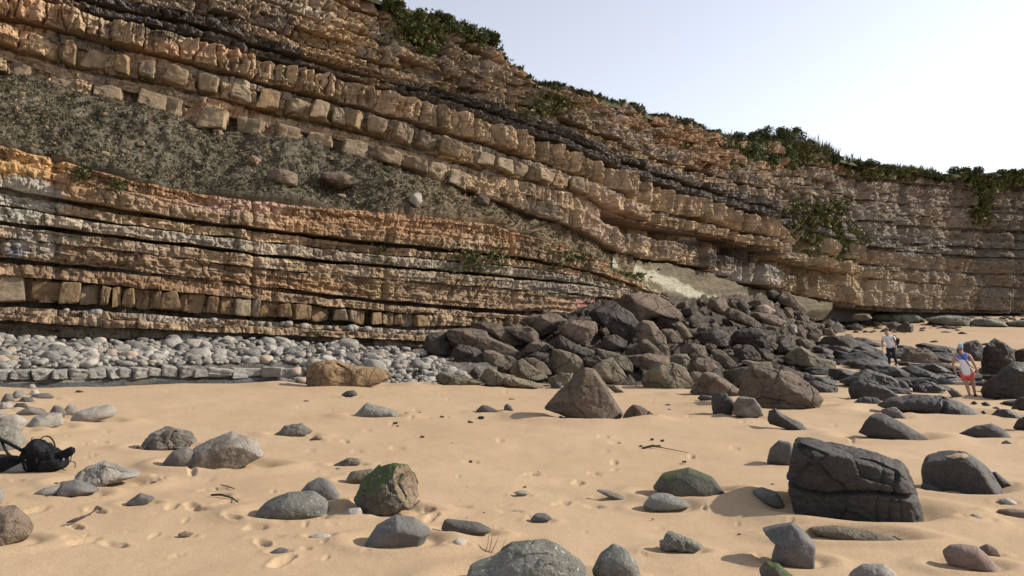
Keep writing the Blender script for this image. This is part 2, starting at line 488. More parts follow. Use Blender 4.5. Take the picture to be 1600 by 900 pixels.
PXM = np.arange(-100, 1751, 4.0)
PYM = np.arange(620, -221, -2.0)
def build_depth():
    D = np.zeros((len(PYM), len(PXM)))
    base, c0, u0, u1, u3, u5 = (f(PXM) for f in (BASE, C0, U0, U1, U3, U5))
    right = sstep(1150, 1320, PXM)
    kup1 = 0.22 * (1 - right) + 0.10 * right
    kup2 = 0.55 * (1 - right) + 0.30 * right
    kup3 = 0.85 * (1 - right) + 0.50 * right
    kscree = np.interp(PXM, [0, 600, 950, 1050, 1750], [1.35, 1.3, 1.15, 1.0, 0.5])
    y = Y0(PXM).copy()
    for r, py in enumerate(PYM):
        D[r] = y
        py2 = py - 2.0
        k = np.where(py > base, 0.0, np.where(py > c0, 0.16, np.where(py > u0, kscree, np.where(py > u3, kup1, np.where(py > u5, kup2, kup3)))))
        z1 = y * (HY - py) / F
        y = np.maximum((y - k * z1) / (1 - k * (HY - py2) / F), y)
    # soften the profile
    for _ in range(2):
        D[1:-1] = 0.25 * D[:-2] + 0.5 * D[1:-1] + 0.25 * D[2:]
    for _ in range(3):
        D[:, 1:-1] = 0.25 * D[:, :-2] + 0.5 * D[:, 1:-1] + 0.25 * D[:, 2:]
    return D
DM = build_depth()
def depth_cliff(px, py):
    px = np.clip(np.asarray(px, float), PXM[0], PXM[-1] - 0.01); py = np.clip(np.asarray(py, float), PYM[-1] + 0.01, PYM[0] - 0.01)
    fx = (px - PXM[0]) / 4.0; fy = (PYM[0] - py) / 2.0
    ix = np.minimum(fx.astype(int), len(PXM) - 2); iy = np.minimum(fy.astype(int), len(PYM) - 2)
    a, b = fx - ix, fy - iy
    return (DM[iy, ix] * (1 - a) + DM[iy, ix + 1] * a) * (1 - b) + (DM[iy + 1, ix] * (1 - a) + DM[iy + 1, ix + 1] * a) * b
def unproj(px, py, y):
    return np.stack([(px - CX) / F * y, y, CAMZ + (HY - py) / F * y], -1)

# outward horizontal normal of the cliff plan, and length along it
_pxs = np.arange(-140, 1800, 4.0)
_y = Y0(_pxs); _x = (_pxs - CX) / F * _y
_k = np.ones(41) / 41
_tx = np.convolve(np.gradient(_x), _k, 'same'); _ty = np.convolve(np.gradient(_y), _k, 'same')
_l = np.hypot(_tx, _ty); _tx /= _l; _ty /= _l
_tx[:12] = _tx[12]; _ty[:12] = _ty[12]; _tx[-12:] = _tx[-13]; _ty[-12:] = _ty[-13]
_s = np.concatenate([[0], np.cumsum(np.hypot(np.diff(_x), np.diff(_y)))])
def nrm(px): return np.stack([np.interp(px, _pxs, _ty), -np.interp(px, _pxs, _tx), np.zeros_like(px)], -1)
def arclen(px): return np.interp(px, _pxs, _s)
def s2px(s): return np.interp(s, _s, _pxs)

TAN = (0.39, 0.288, 0.18); PINK = (0.385, 0.288, 0.19); ORANGE = (0.345, 0.213, 0.118); OCHRE = (0.315, 0.232, 0.15)
SHALE = (0.115, 0.10, 0.088); DSHALE = (0.085, 0.073, 0.063); GREYW = (0.34, 0.30, 0.24); GREY = (0.25, 0.215, 0.18); BROWN = (0.275, 0.193, 0.126)
RUBBLE = (0.27, 0.21, 0.15); GREYT = (0.33, 0.275, 0.21)

# stains of the rock face, and shade painted dark under overhang and in cave: x, y (photo), radii, colour, strength
STAIN_SHADE = [(660, 352, 130, 18, ORANGE, .75), (560, 345, 60, 14, ORANGE, .6), (320, 320, 110, 10, (0.44, 0.30, 0.25), .55), (420, 318, 60, 12, (0.44, 0.30, 0.25), .45),
         (270, 312, 60, 18, ORANGE, .6), (55, 258, 60, 20, (0.52, 0.33, 0.15), .9), (180, 320, 45, 22, OCHRE, .7),
         (35, 320, 55, 32, (0.40, 0.385, 0.33), .9), (50, 385, 45, 26, (0.33, 0.33, 0.31), .8), (160, 355, 40, 12, GREYW, .6), (25, 395, 18, 14, (0.16, 0.165, 0.175), .8),
         (920, 160, 45, 14, ORANGE, .85), (1000, 190, 50, 12, ORANGE, .75), (1065, 220, 45, 14, ORANGE, .85), (1110, 245, 40, 14, ORANGE, .7), (1090, 255, 50, 12, ORANGE, .55), (1190, 258, 22, 9, ORANGE, .9),
         (690, 42, 30, 14, ORANGE, 1.0), (660, 50, 14, 10, ORANGE, .8), (610, 18, 24, 22, ORANGE, .9), (555, 10, 40, 18, ORANGE, .6), (520, 60, 55, 40, (0.45, 0.31, 0.165), .7), (600, 110, 60, 30, (0.42, 0.30, 0.18), .5),
         (40, 30, 80, 40, (0.48, 0.30, 0.18), .7), (300, 85, 90, 12, (0.50, 0.31, 0.19), .7), (380, 170, 60, 16, (0.44, 0.26, 0.15), .6), (330, 185, 40, 22, (0.46, 0.29, 0.17), .5),
         (1060, 445, 70, 22, (0.52, 0.50, 0.38), .9), (1010, 430, 40, 10, (0.40, 0.44, 0.33), .7), (1120, 460, 60, 14, (0.45, 0.40, 0.26), .6),
         (1000, 372, 70, 10, DSHALE, .9), (1080, 385, 60, 10, DSHALE, .95), (1150, 403, 60, 12, DSHALE, .95), (1215, 418, 50, 14, DSHALE, .95), (1270, 434, 40, 12, DSHALE, .9), (1030, 420, 60, 8, DSHALE, .8), (1110, 440, 45, 9, DSHALE, .8), (1200, 462, 50, 10, DSHALE, .9), (1270, 475, 30, 8, DSHALE, .9), (1150, 450, 26, 14, (0.36, 0.345, 0.32), .8), (290, 45, 110, 22, DSHALE, .6), (905, 478, 22, 9, (0.48, 0.24, 0.20), .9), (930, 340, 40, 40, (0.50, 0.36, 0.27), .6), (1000, 385, 90, 22, (0.44, 0.33, 0.24), .5), (1170, 430, 60, 14, (0.42, 0.40, 0.37), .5),  # dark entries along the overhang and lower cave: shade painted into the rock colour
         (1240, 395, 30, 22, (0.46, 0.40, 0.30), .5), (1290, 420, 60, 40, (0.36, 0.27, 0.17), .5), (1370, 450, 60, 22, (0.40, 0.34, 0.25), .5), (1480, 350, 40, 18, (0.36, 0.27, 0.18), .6),
         (1480, 300, 120, 25, (0.24, 0.17, 0.125), .5), (1590, 420, 45, 90, (0.15, 0.135, 0.115), .7), (1400, 340, 140, 60, (0.26, 0.235, 0.205), .45), (1500, 420, 90, 60, (0.29, 0.255, 0.205), .4),
         (590, 440, 22, 30, (0.42, 0.32, 0.17), .5), (560, 425, 30, 12, GREYW, .6), (780, 440, 50, 10, GREYW, .5), (880, 450, 60, 14, (0.22, 0.20, 0.17), .6), (330, 445, 180, 14, (0.33, 0.20, 0.11), .5), (500, 450, 90, 12, (0.34, 0.205, 0.105), .5)]
GREENS = [(1275, 350, 45, 40), (1180, 240, 100, 28), (1310, 385, 30, 30), (1530, 320, 14, 30), (850, 170, 40, 24), (880, 410, 40, 18), (740, 405, 40, 18), (960, 435, 40, 12), (600, 400, 16, 22), (1400, 272, 60, 8), (1560, 282, 60, 12), (670, 50, 70, 22), (185, 296, 12, 8), (128, 275, 12, 14)]

def stain_shade(px, py, P, col):
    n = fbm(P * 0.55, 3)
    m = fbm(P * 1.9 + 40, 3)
    for (x, y, rx, ry, c, s) in STAIN_SHADE:
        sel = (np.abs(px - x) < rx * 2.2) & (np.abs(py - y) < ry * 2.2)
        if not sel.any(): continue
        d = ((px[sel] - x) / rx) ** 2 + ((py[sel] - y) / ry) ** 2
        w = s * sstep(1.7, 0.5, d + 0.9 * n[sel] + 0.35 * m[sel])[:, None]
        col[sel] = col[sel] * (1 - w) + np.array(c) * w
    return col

PXC = np.concatenate([np.linspace(-90, 700, 640)[:-1], np.linspace(700, 1380, 800)[:-1], np.linspace(1380, 1740, 320)])
SCOL = arclen(PXC); NCOL = nrm(PXC)

def joints(s, jw, seed):
    r = np.random.default_rng(seed)
    b = [s.min() - 3.0]
    while b[-1] < s.max() + 3: b.append(b[-1] + r.uniform(*jw))
    b = np.array(b)
    return b, r.uniform(-1, 1, len(b)), r.uniform(-1, 1, len(b))

_bid = [0]
TOPEDGE = [None]
CLIFF = empty('cliff', (0, 0, 0))
tag(CLIFF, 'tall layered sea cliff of tan, orange and dark tilted rock beds', 'cliff', None, 'structure')
M_BACK = M_CLIFF

def big_wave(P):
    return 0.9 * fbm(P * np.array([0.07, 0.07, 0.03]) + 5.1, 2) * np.clip((P[:, 1] - 26) / 30, 0.08, 1.6)

_mb, _mo, _ms = joints(SCOL, (2.5, 7.5), 991)
def master(S, PX):
    """big vertical joints that break the whole face into buttresses."""
    sw = S + 0.5 * perlin(np.stack([S * 0.3, np.zeros_like(S), np.zeros_like(S)], -1))
    i = np.clip(np.searchsorted(_mb, sw) - 1, 0, len(_mb) - 2)
    w = _mb[i + 1] - _mb[i]; u = (sw - _mb[i]) / w
    return 0.26 * _mo[i] + 0.55 * (_ms[i] * 0.6 + 0.25) * (u - 0.5) - 0.25 * np.exp(-(np.minimum(u, 1 - u) * w / 0.12) ** 2)

GULLY = [(1225, 12, 1.5), (1300, 7, .8), (1352, 8, 1.0), (1415, 9, 1.8), (1446, 7, 1.0), (1500, 7, .8), (1548, 20, 2.4), (1590, 10, 1.0)]

def column(S, P, bid):
    """square-cut columns between close vertical joints, two sizes."""
    t = 0.0
    for w, a, k in ((1.15, 0.75, 3), (0.47, 0.40, 11)):
        c = (S + 0.10 * perlin(P * 0.9 + k)) / w + bid * 0.37 + 0.35 * np.sin(S * 0.9 + k)
        i = np.floor(c).astype(np.int64); u = c - i
        h = _perm[(_perm[i & 255] + k) & 255] / 127.5 - 1
        t = t + a * (h + 0.8 * (u - 0.5)) - 0.9 * a * np.exp(-(np.minimum(u, 1 - u) / 0.09) ** 2)
    return t

def add_bed(name, lo, hi, prot, col, jw=(0.8, 1.8), jamp=0.2, rough=0.12, lam=0.05, rng_px=None, flute=0.0, colvar=0.3, round_=0.13, blocks=None, rows=None, col2=None, recess=None, lamk=0.75):
    """one stratum: a strip of rock with its own front, top ledge and underside."""
    _bid[0] += 1; bid = _bid[0]
    skyv = SKY(PXC)
    lo = np.maximum(lo, skyv); hi = np.maximum(hi, skyv)
    ok = (lo - hi) > 0.4
    if rng_px is not None: ok &= (PXC >= rng_px[0]) & (PXC <= rng_px[1])
    if ok.sum() < 3: return None
    c0, c1 = np.nonzero(ok)[0][[0, -1]]
    c0 = max(0, c0 - 1); c1 = min(len(PXC) - 1, c1 + 1)
    sl = slice(c0, c1 + 1)
    px = PXC[sl]; lo = lo[sl]; hi = hi[sl]; nc = len(px)
    th = np.median(lo - hi)
    nr = rows or int(np.clip(th / 1.5, 4, 32))
    v = np.concatenate([[0.0], np.linspace(0, 1, nr), [1.0]])
    PX = np.tile(px, nr + 2); VV = np.repeat(v, nc)
    LO = np.tile(lo, nr + 2); HI = np.tile(hi, nr + 2)
    PY = LO + (HI - LO) * VV
    y = depth_cliff(PX, PY)
    P = unproj(PX, PY, y)
    n = np.tile(NCOL[sl], (nr + 2, 1))
    S = np.tile(SCOL[sl], nr + 2)
    thm = np.tile((lo - hi) / F * depth_cliff(px, 0.5 * (lo + hi)), nr + 2)
    back = np.zeros(len(PX), bool); back[:nc] = True; back[-nc:] = True
    b, off, slo = joints(SCOL, jw, 100 + bid)
    sw = S + 0.22 * perlin(P * 0.9 + bid) + 0.10 * perlin(P * 2.7 + bid)
    idx = np.clip(np.searchsorted(b, sw) - 1, 0, len(b) - 2)
    w = b[idx + 1] - b[idx]; u = (sw - b[idx]) / w
    cd = np.minimum(u, 1 - u) * w
    scale = np.clip(y / 45.0, 0.7, 1.6)
    d = np.full(len(PX), prot) + jamp * scale * (off[idx] + 0.9 * slo[idx] * (u - 0.5)) - 0.8 * jamp * scale * np.exp(-(cd / (0.06 * scale)) ** 2)
    d = d * np.interp(PX, [1150, 1350], [1.0, 0.75])
    # the bed juts out and dies away along its length
    d += 0.28 * np.interp(y, [28, 45], [.4, 1.2]) * scale * fbm(np.stack([S * 0.11, np.full_like(S, bid * 9.1), np.zeros_like(S)], -1), 3)
    if recess is not None:
        d += recess[2] * sstep(recess[0], recess[0] + 60, PX) * sstep(recess[1], recess[1] - 60, PX) * (0.75 + 0.4 * perlin(np.stack([S * 0.25, np.zeros_like(S), np.zeros_like(S)], -1)))
    if name == 'shale_bed' and rng_px is not None:      # the soft beds pinch out here and there
        d += 0.55 * np.clip(1.3 * fbm(np.stack([S * 0.16, np.full_like(S, bid * 4.4), np.zeros_like(S)], -1), 2) + 0.15, 0, 1)
    d += big_wave(P) + master(S, PX) * scale
    # angular broken faces: flattened cells, each with its own tilt
    Q3 = np.stack([S + 0.15 * perlin(P * 1.5), VV * thm + bid * 5.0, y * 0.2], -1) / scale[:, None]
    fk = np.interp(PX, [750, 950, 1300, 1500], [1, .6, .6, .9])
    d += fk * rough * scale * 0.85 * facets(Q3 * np.array([0.75, 1.15, 0.5]), bid)
    d += fk * rough * scale * 0.45 * facets(Q3 * np.array([2.0, 2.9, 1.0]), bid + 50)
    # thin laminae, each broken along its own joints into set-back and proud pieces
    sc0 = float(np.median(scale)) if (px[-1] - px[0]) < 1200 else 1.0
    rl = np.random.default_rng(bid + 4000)
    hm = float(np.median(thm))
    tb = np.cumsum(rl.uniform(0.10, 0.42, 400)) * 1.0
    h = VV * np.maximum(thm, 0.3 * hm) / scale + 0.05 * perlin(P * np.array([.6, .6, .6]))
    li = np.searchsorted(tb, h) % 400
    lw = rl.uniform(0.45, 1.9, 400); lph = rl.uniform(0, 50, 400); lo_ = rl.uniform(-1, 1, 400)
    cj = (S / scale + lph[li]) / lw[li] + 0.16 * perlin(P * 1.3 + bid)
    ci = np.floor(cj).astype(np.int64); cu = cj - ci
    lk = lamk * np.interp(PX, [700, 950, 1350, 1500], [1, .4, .4, .8])
    hr = _perm[(_perm[(ci + li * 7) & 255] + li * 13) & 255] / 127.5 - 1
    hr2 = _perm[(_perm[(ci + li * 3 + 91) & 255] + li * 29) & 255] / 127.5 - 1
    d += rough * scale * lk * (0.75 * lo_[li] + 0.8 * hr + 0.9 * hr2 * (cu - 0.5))
    d -= rough * scale * 0.9 * lk * np.exp(-(np.minimum(cu, 1 - cu) * lw[li] / 0.05) ** 2)
    d += rough * scale * 0.25 * ridged(P * np.array([1.2, 1.2, 1.8]) + bid * 3.1, 3)
    d += rough * 0.45 * fbm(P * 4.3 + bid, 3)
    if PX.max() > 1150:
        for (gx, gw, gd) in GULLY:
            d -= gd * np.exp(-((PX - gx + 5 * perlin(np.stack([np.full_like(PY, gx), PY * .03, np.zeros_like(PY)], -1)) * gw * .3) / gw) ** 2)
    if flute:
        fl = ridged(np.stack([S * 1.5, VV * 0.25 + bid * .3, np.zeros_like(S)], -1), 2)
        f2 = ridged(np.stack([S * 1.15 + 77 + 0.2 * perlin(P * .8), VV * 0.12 + bid * .1, np.zeros_like(S)], -1), 3, 0.6)
        wr = sstep(720, 900, PX)
        d += flute * (1 - wr) * fl + wr * np.interp(PX, [1300, 1500], [1, .45]) * (0.13 + flute) * (0.5 * f2 + column(S, P, bid) - 1.7 * np.clip(0.10 - f2, 0, 0.5))
    if lam:
        d += lam * fbm(np.stack([S * 0.35, VV * thm * 5.5, np.full_like(S, bid * 7.7)], -1), 3)
    e = np.minimum(VV, 1 - VV) * thm
    rr = np.minimum(round_ * thm, 0.35) + 1e-4
    d -= 0.45 * rr * np.clip(1 - e / rr, 0, 1) ** 2
    if blocks is not None:
        ins = np.zeros(len(PX))
        for (a0, a1) in blocks: ins = np.maximum(ins, sstep(a0 - 6, a0 + 2, PX) * sstep(a1 + 6, a1 - 2, PX))
        d -= 0.45 * ins
    d[back] = -4.5
    # ragged vertical wiggle of the bed edges
    P = P + n * d[:, None]
    P[:, 2] += np.where(back, 0, 0.07 * scale * fbm(np.stack([S * 0.8, VV * 2, np.full_like(S, bid)], -1), 3))
    cv = 1 + colvar * fbm(np.stack([S * 0.5, VV * 1.5, np.full_like(S, bid * 5.3)], -1), 3)
    c = np.array(col)[None, :] * np.clip(cv, 0.45, 1.6)[:, None]
    bc = np.random.default_rng(bid + 9).uniform(0.8, 1.2, (len(b), 1)) * np.array([[1, 1, 1]])
    c = c * bc[idx]
    if col2 is not None:
        t = sstep(-0.1, 0.5, fbm(P * 0.35 + bid, 3))[:, None] * 0.8
        c = c * (1 - t) + np.array(col2) * t
    # water stains running down the face
    stk = fbm(np.stack([S * np.where(PX < 750, 1.5, 2.3), P[:, 2] * 0.10, np.zeros_like(S)], -1), 3)
    c = c * (1 + np.interp(PX, [200, 800], [.12, .48]) * stk)[:, None]
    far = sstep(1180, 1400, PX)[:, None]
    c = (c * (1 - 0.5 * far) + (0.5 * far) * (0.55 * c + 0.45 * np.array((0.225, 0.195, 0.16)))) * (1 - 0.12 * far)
    c = stain_shade(PX, PY, P, c)
    TOPEDGE[0] = (px, P[-2 * nc:-nc].copy())
    o = mesh_np(name, P, grid_quads(nr + 2, nc), M_CLIFF, False, np.clip(c * 0.97, 0.02, 0.6), CLIFF)
    return o

def lerp_curves(f, g, t, seed, amp=0.16):
    a, b = f(PXC), g(PXC)
    if t in (0, 1): return a if t == 0 else b
    w = fbm(np.stack([SCOL * 0.12, np.full_like(SCOL, seed * 3.3), np.zeros_like(SCOL)], -1), 3)
    return a + (b - a) * np.clip(t + amp * w * 0.5, 0.02, 0.98)

ZERO = lambda px: SKY(px)
def section(f, g, subs, rng_px=None):
    """f lower curve, g upper curve; subs: (weight, kwargs)"""
    tot = sum(s[0] for s in subs); t = 0.0
    prev = lerp_curves(f, g, 0, 0)
    for k, (wt, kw) in enumerate(subs):
        t2 = 1 if k == len(subs) - 1 else t + wt / tot
        cur = lerp_curves(f, g, t2, _bid[0] + 1, 0.28 * min(wt, subs[min(k + 1, len(subs) - 1)][0]) / tot)
        kw = dict(kw)
        nm = kw.pop('name', 'rock_bed')
        add_bed(nm, prev, cur, rng_px=rng_px, **kw)
        prev = cur; t = t2

LR = (-100, 1030)
section(BASE, C5, [(1, dict(name='shale_bed', prot=-0.05, col=(0.20, 0.17, 0.13), rough=0.12, jamp=.1))], LR)
section(C5, C4, [(.5, dict(lamk=.4, prot=.5, col=OCHRE, jw=(.4, 1.6), jamp=.12, rough=.14)), (.5, dict(lamk=.4, prot=.2, col=GREYT, jw=(.5, 2), jamp=.15, rough=.16, col2=OCHRE))], LR)
section(C4, C3, [(.17, dict(name='shale_bed', prot=-.6, col=DSHALE, jamp=.1)), (.53, dict(lamk=.4, prot=.18, col=OCHRE, jw=(.3, .9), jamp=.22, rough=.12, blocks=[(-95, 660)])), (.30, dict(lamk=.4, prot=.22, col=BROWN, jw=(1.2, 4), jamp=.1, rough=.16, col2=OCHRE))], LR)
section(C3, C2, [(.13, dict(name='shale_bed', prot=-.55, col=DSHALE, jamp=.06)), (.57, dict(lamk=.4, prot=.18, col=BROWN, jw=(2, 5), jamp=.1, rough=.2, lam=.12, col2=OCHRE)), (.30, dict(lamk=.4, prot=.30, col=OCHRE, jw=(1.2, 3), jamp=.1, rough=.15, col2=GREYT))], LR)
section(C2, C1, [(.15, dict(name='shale_bed', prot=-.6, col=DSHALE, jamp=.06)), (.42, dict(lamk=.4, prot=.35, col=GREYT, jw=(.4, 1.4), jamp=.12, rough=.17, col2=GREYW)), (.09, dict(name='shale_bed', prot=-.5, col=SHALE, jamp=.06)), (.34, dict(lamk=.4, prot=.2, col=TAN, jw=(.8, 2.4), jamp=.14, rough=.2, col2=OCHRE))], LR)
section(C1, C0, [(.13, dict(name='shale_bed', prot=-.55, col=DSHALE, jamp=.06)), (.5, dict(lamk=.4, prot=.32, col=OCHRE, jw=(2, 5), jamp=.2, rough=.16, col2=ORANGE, lam=.06)), (.37, dict(lamk=.4, prot=.15, col=ORANGE, jw=(2, 6), jamp=.2, rough=.2, col2=OCHRE))], LR)

section(U0, U1, [(.12, dict(name='shale_bed', prot=-.6, col=SHALE, jamp=.1, recess=(960, 1330, -2.0))), (.50, dict(prot=.15, col=TAN, jw=(.7, 2.0), jamp=.38, rough=.2, blocks=[(15, 700)], flute=.12, recess=(1060, 1310, -.9), col2=GREYT)), (.38, dict(prot=-.15, col=PINK, jw=(.8, 2.5), jamp=.16, rough=.16, flute=.1, recess=(920, 1320, -2.8)))])
section(U1, U2, [(.14, dict(name='shale_bed', prot=-.3, col=GREY, jamp=.1, col2=ORANGE)), (.62, dict(prot=.32, col=TAN, jw=(.7, 1.6), jamp=.36, rough=.17, blocks=[(95, 905)], flute=.1)), (.24, dict(prot=.0, col=GREYT, jw=(.5, 1.6), jamp=.2, rough=.18))])
section(U2, U3, [(.13, dict(name='shale_bed', prot=-.4, col=SHALE, jamp=.12)), (.87, dict(prot=.15, col=PINK, jw=(.3, .9), jamp=.46, rough=.18, flute=.38, lam=.02, col2=TAN))])
section(U3, U4, [(.24, dict(name='shale_bed', prot=-.9, col=DSHALE, jamp=.12, rough=.18)), (.28, dict(name='shale_bed', prot=.05, col=SHALE, jamp=.2, rough=.28, lam=.12)), (.18, dict(name='shale_bed', prot=-.55, col=DSHALE, jamp=.12, rough=.2)), (.30, dict(prot=.15, col=SHALE, jamp=.25, rough=.3, col2=GREY))])
section(U4, U5, [(.40, dict(prot=.1, col=RUBBLE, jamp=.3, rough=.30, col2=TAN)), (.16, dict(name='shale_bed', prot=-.5, col=SHALE, jamp=.2, rough=.3)), (.44, dict(prot=.15, col=RUBBLE, jamp=.32, rough=.30, col2=GREY))])
section(U5, U6, [(.45, dict(prot=.15, col=RUBBLE, jamp=.3, rough=.30, flute=.1, col2=TAN)), (.15, dict(name='shale_bed', prot=-.45, col=SHALE, jamp=.2, rough=.3)), (.40, dict(prot=.1, col=GREYT, jamp=.32, rough=.28, col2=OCHRE))])
section(U6, ZERO, [(.4, dict(prot=.1, col=RUBBLE, jw=(.5, 1.5), jamp=.25, rough=.28, flute=.12, col2=OCHRE)), (.15, dict(name='shale_bed', prot=-.4, col=SHALE, jamp=.2, rough=.3)), (.45, dict(prot=.05, col=OCHRE, jw=(.4, 1.2), jamp=.2, rough=.2, flute=.25, col2=ORANGE))])

# dark body of the cliff behind the beds
pxk = np.linspace(-95, 1745, 240)
vv = np.linspace(0, 1, 60)
PX = np.tile(pxk, 60); VV = np.repeat(vv, 240)
PY = np.tile(BASE(pxk) + 14, 60) * (1 - VV) + np.tile(SKY(pxk), 60) * VV
P = unproj(PX, PY, depth_cliff(PX, PY)) - 4.2 * np.tile(nrm(pxk), (60, 1))
mesh_np('rock_body', P, grid_quads(60, 240), M_CLIFF, True, np.full((len(P), 3), 0.1), CLIFF)

# top of the headland running back from the edge
T0 = unproj(pxk, SKY(pxk), depth_cliff(pxk, SKY(pxk)))
rowsT = [T0 + 0.5 * nrm(pxk) - np.array([0, 0, 0.5]), T0 + 0.2 * nrm(pxk) - np.array([0, 0, 0.1])]
for t, h in ((0.8, 0.12), (2, 0.2), (4, 0.0), (8, -0.5), (16, -1.2), (40, -3.0), (90, -6.0)):
    rowsT.append(T0 - t * nrm(pxk) + np.array([0, 0, h]))
TP = np.concatenate(rowsT)
TP[480:, 2] += 0.25 * fbm(TP[480:] * 0.4, 3)
cl = np.array((0.085, 0.095, 0.045)) * (1 + 0.3 * fbm(TP * 0.7, 3))[:, None]
cliff_top = mesh_np('cliff_top', TP, grid_quads(len(rowsT), 240), M_SCREE, True, np.clip(cl, .02, .3))
tag(cliff_top, 'green turf on top of the layered cliff', 'headland', None, 'structure')

# ------------------------------------------------------------------ jointed blocks standing along the beds
def unit_rock(n, seed, p=7.0, q=30, K=5, amp=0.05, fac=0.12, cut=(0.72, 0.9)):
    r = np.random.default_rng(seed)
    D, Q = cubesphere(n)
    h = np.array([[1, 0, 0], [-1, 0, 0], [0, 1, 0], [0, -1, 0], [0, 0, 1], [0, 0, -1]], float)
    h = h + r.normal(0, 0.10, h.shape)
    h /= np.linalg.norm(h, axis=1)[:, None]
    s = np.zeros(len(D))
    for k in range(6): s += np.maximum(0, D @ h[k]) ** p
    rad = s ** (-1 / p)
    Pp = D * rad[:, None]
    f = np.ones(len(D))
    for k in range(K):
        nn = r.normal(size=3); nn /= np.linalg.norm(nn)
        t = Pp @ nn
        f += np.maximum(0, t / (t.max() * r.uniform(*cut))) ** q
    Pp = Pp * (f ** (-1 / q))[:, None]
    Pp += D * (amp * fbm(D * 2.2 + seed, 4) + amp * 0.5 * ridged(D * 3.5 + seed * 2, 3) + fac * facets(D * 1.3, seed, 0.25))[:, None]
    Pp /= np.abs(Pp).max(0)
    return Pp, Q

def block_row(f, g, v0, v1, pxr, jw, prot, amp, seed, mats, depth_f=0.9, name='rock_block', parent=CLIFF, yaw=10, gap=1.0, ydep=None):
    r = np.random.default_rng(seed)
    meshes = []
    for k in range(7):
        V, Q = unit_rock(13, seed * 10 + k, p=16, q=50, K=3, amp=0.025, fac=0.07, cut=(0.8, 0.95))
        for mi, m in enumerate(mats):
            o = mesh_np(name, V, Q, R[m], True); me = o.data; me.set_sharp_from_angle(angle=math.radians(26))
            bpy.data.objects.remove(o); meshes.append((mi, me))
    s, s1 = arclen(np.array(pxr[0], float)), arclen(np.array(pxr[1], float))
    dep = ydep or depth_cliff
    while s < s1:
        w = r.uniform(*jw)
        if r.random() < 0.96:
            sm = s + w / 2
            px = float(s2px(sm))
            lo = f(np.array([px]))[0]; hi = g(np.array([px]))[0]
            a, b = lo + (hi - lo) * v0, lo + (hi - lo) * v1
            pm = (a + b) / 2
            y = float(dep(np.array([px]), np.array([pm]))[0])
            thm = (a - b) / F * y * r.uniform(0.8, 1.12)
            c = unproj(np.array([px]), np.array([pm]), np.array([y]))[0]
            e0, e1 = px - 12, px + 12
            def mid(q): return f(np.array([q]))[0] + (g(np.array([q]))[0] - f(np.array([q]))[0]) * (v0 + v1) / 2
            A = unproj(np.array([e0]), np.array([mid(e0)]), dep(np.array([e0]), np.array([mid(e0)])))[0]
            B = unproj(np.array([e1]), np.array([mid(e1)]), dep(np.array([e1]), np.array([mid(e1)])))[0]
            X = Vector(B - A).normalized()
            nn = Vector(nrm(np.array([px]))[0])
            Y = -nn; Z = X.cross(Y).normalized(); Y = Z.cross(X).normalized()
            off = prot + r.uniform(-amp, amp) - 0.5 * depth_f
            bw = float(big_wave(c[None, :])[0])
            me = [m for m in meshes if m[0] == r.integers(0, len(mats))]
            me = me[r.integers(0, len(me))][1] if me else meshes[0][1]
            o = bpy.data.objects.new(name, me)
            ma = Matrix((X, Y, Z)).transposed().to_4x4()
            ma = ma @ Matrix.Rotation(math.radians(r.uniform(-yaw, yaw) - yaw * 0.3), 4, 'Z') @ Matrix.Rotation(math.radians(r.uniform(-4, 4)), 4, 'Y')
            ma = Matrix.Translation(Vector(c) + nn * (off + bw)) @ ma @ Matrix.Diagonal((w / 2 * gap, depth_f / 2 * 1.2, thm / 2, 1))
            o.matrix_world = ma
            COL.objects.link(o)
            o.parent = parent
        s += w
R['blk0'] = rock_mat('tan_block_rock', (0.256, 0.1812, 0.108), (0.4032, 0.2937, 0.18), (0.32, 0.2625, 0.186), 1.3, 0.06, lay=0.2, crack=False)
R['blk1'] = rock_mat('grey_tan_block_rock', (0.247, 0.1891, 0.1232), (0.377, 0.2928, 0.1904), (0.416, 0.305, 0.1848), 1.3, 0.06, lay=0.2, crack=False)
R['blk2'] = rock_mat('ochre_block_rock', (0.2128, 0.1375, 0.0702), (0.336, 0.22, 0.1134), (0.3024, 0.2365, 0.1458), 1.3, 0.05, lay=0.2, crack=False)
R['blk3'] = rock_mat('pale_block_rock', (0.29, 0.272, 0.238), (0.42, 0.395, 0.35), (0.20, 0.187, 0.165), 2.0, 0.03, crack=False)
block_row(U1, U2, 0.08, 0.86, (95, 905), (0.55, 1.25), 0.42, 0.26, 3, ['blk0', 'blk1', 'blk2'], 1.4, yaw=16)
block_row(U0, U1, 0.05, 0.74, (15, 240), (0.6, 1.4), 0.3, 0.3, 6, ['blk1', 'blk0'], 1.4, yaw=16)
block_row(U0, U1, 0.0, 0.76, (240, 430), (0.7, 1.4), 0.42, 0.28, 4, ['blk0', 'blk1'], 1.5, yaw=16)
block_row(U0, U1, 0.0, 0.76, (480, 700), (0.7, 1.5), 0.4, 0.28, 5, ['blk0', 'blk1'], 1.5, yaw=16)
block_row(C4, C3, 0.13, 0.70, (-90, 90), (0.5, 1.5), 0.2, 0.2, 7, ['blk2', 'blk2', 'blk1'], 0.9, yaw=9)
block_row(C4, C3, 0.13, 0.70, (90, 655), (0.22, 0.75), 0.12, 0.34, 9, ['blk2', 'blk2', 'blk1'], 0.8, yaw=12)

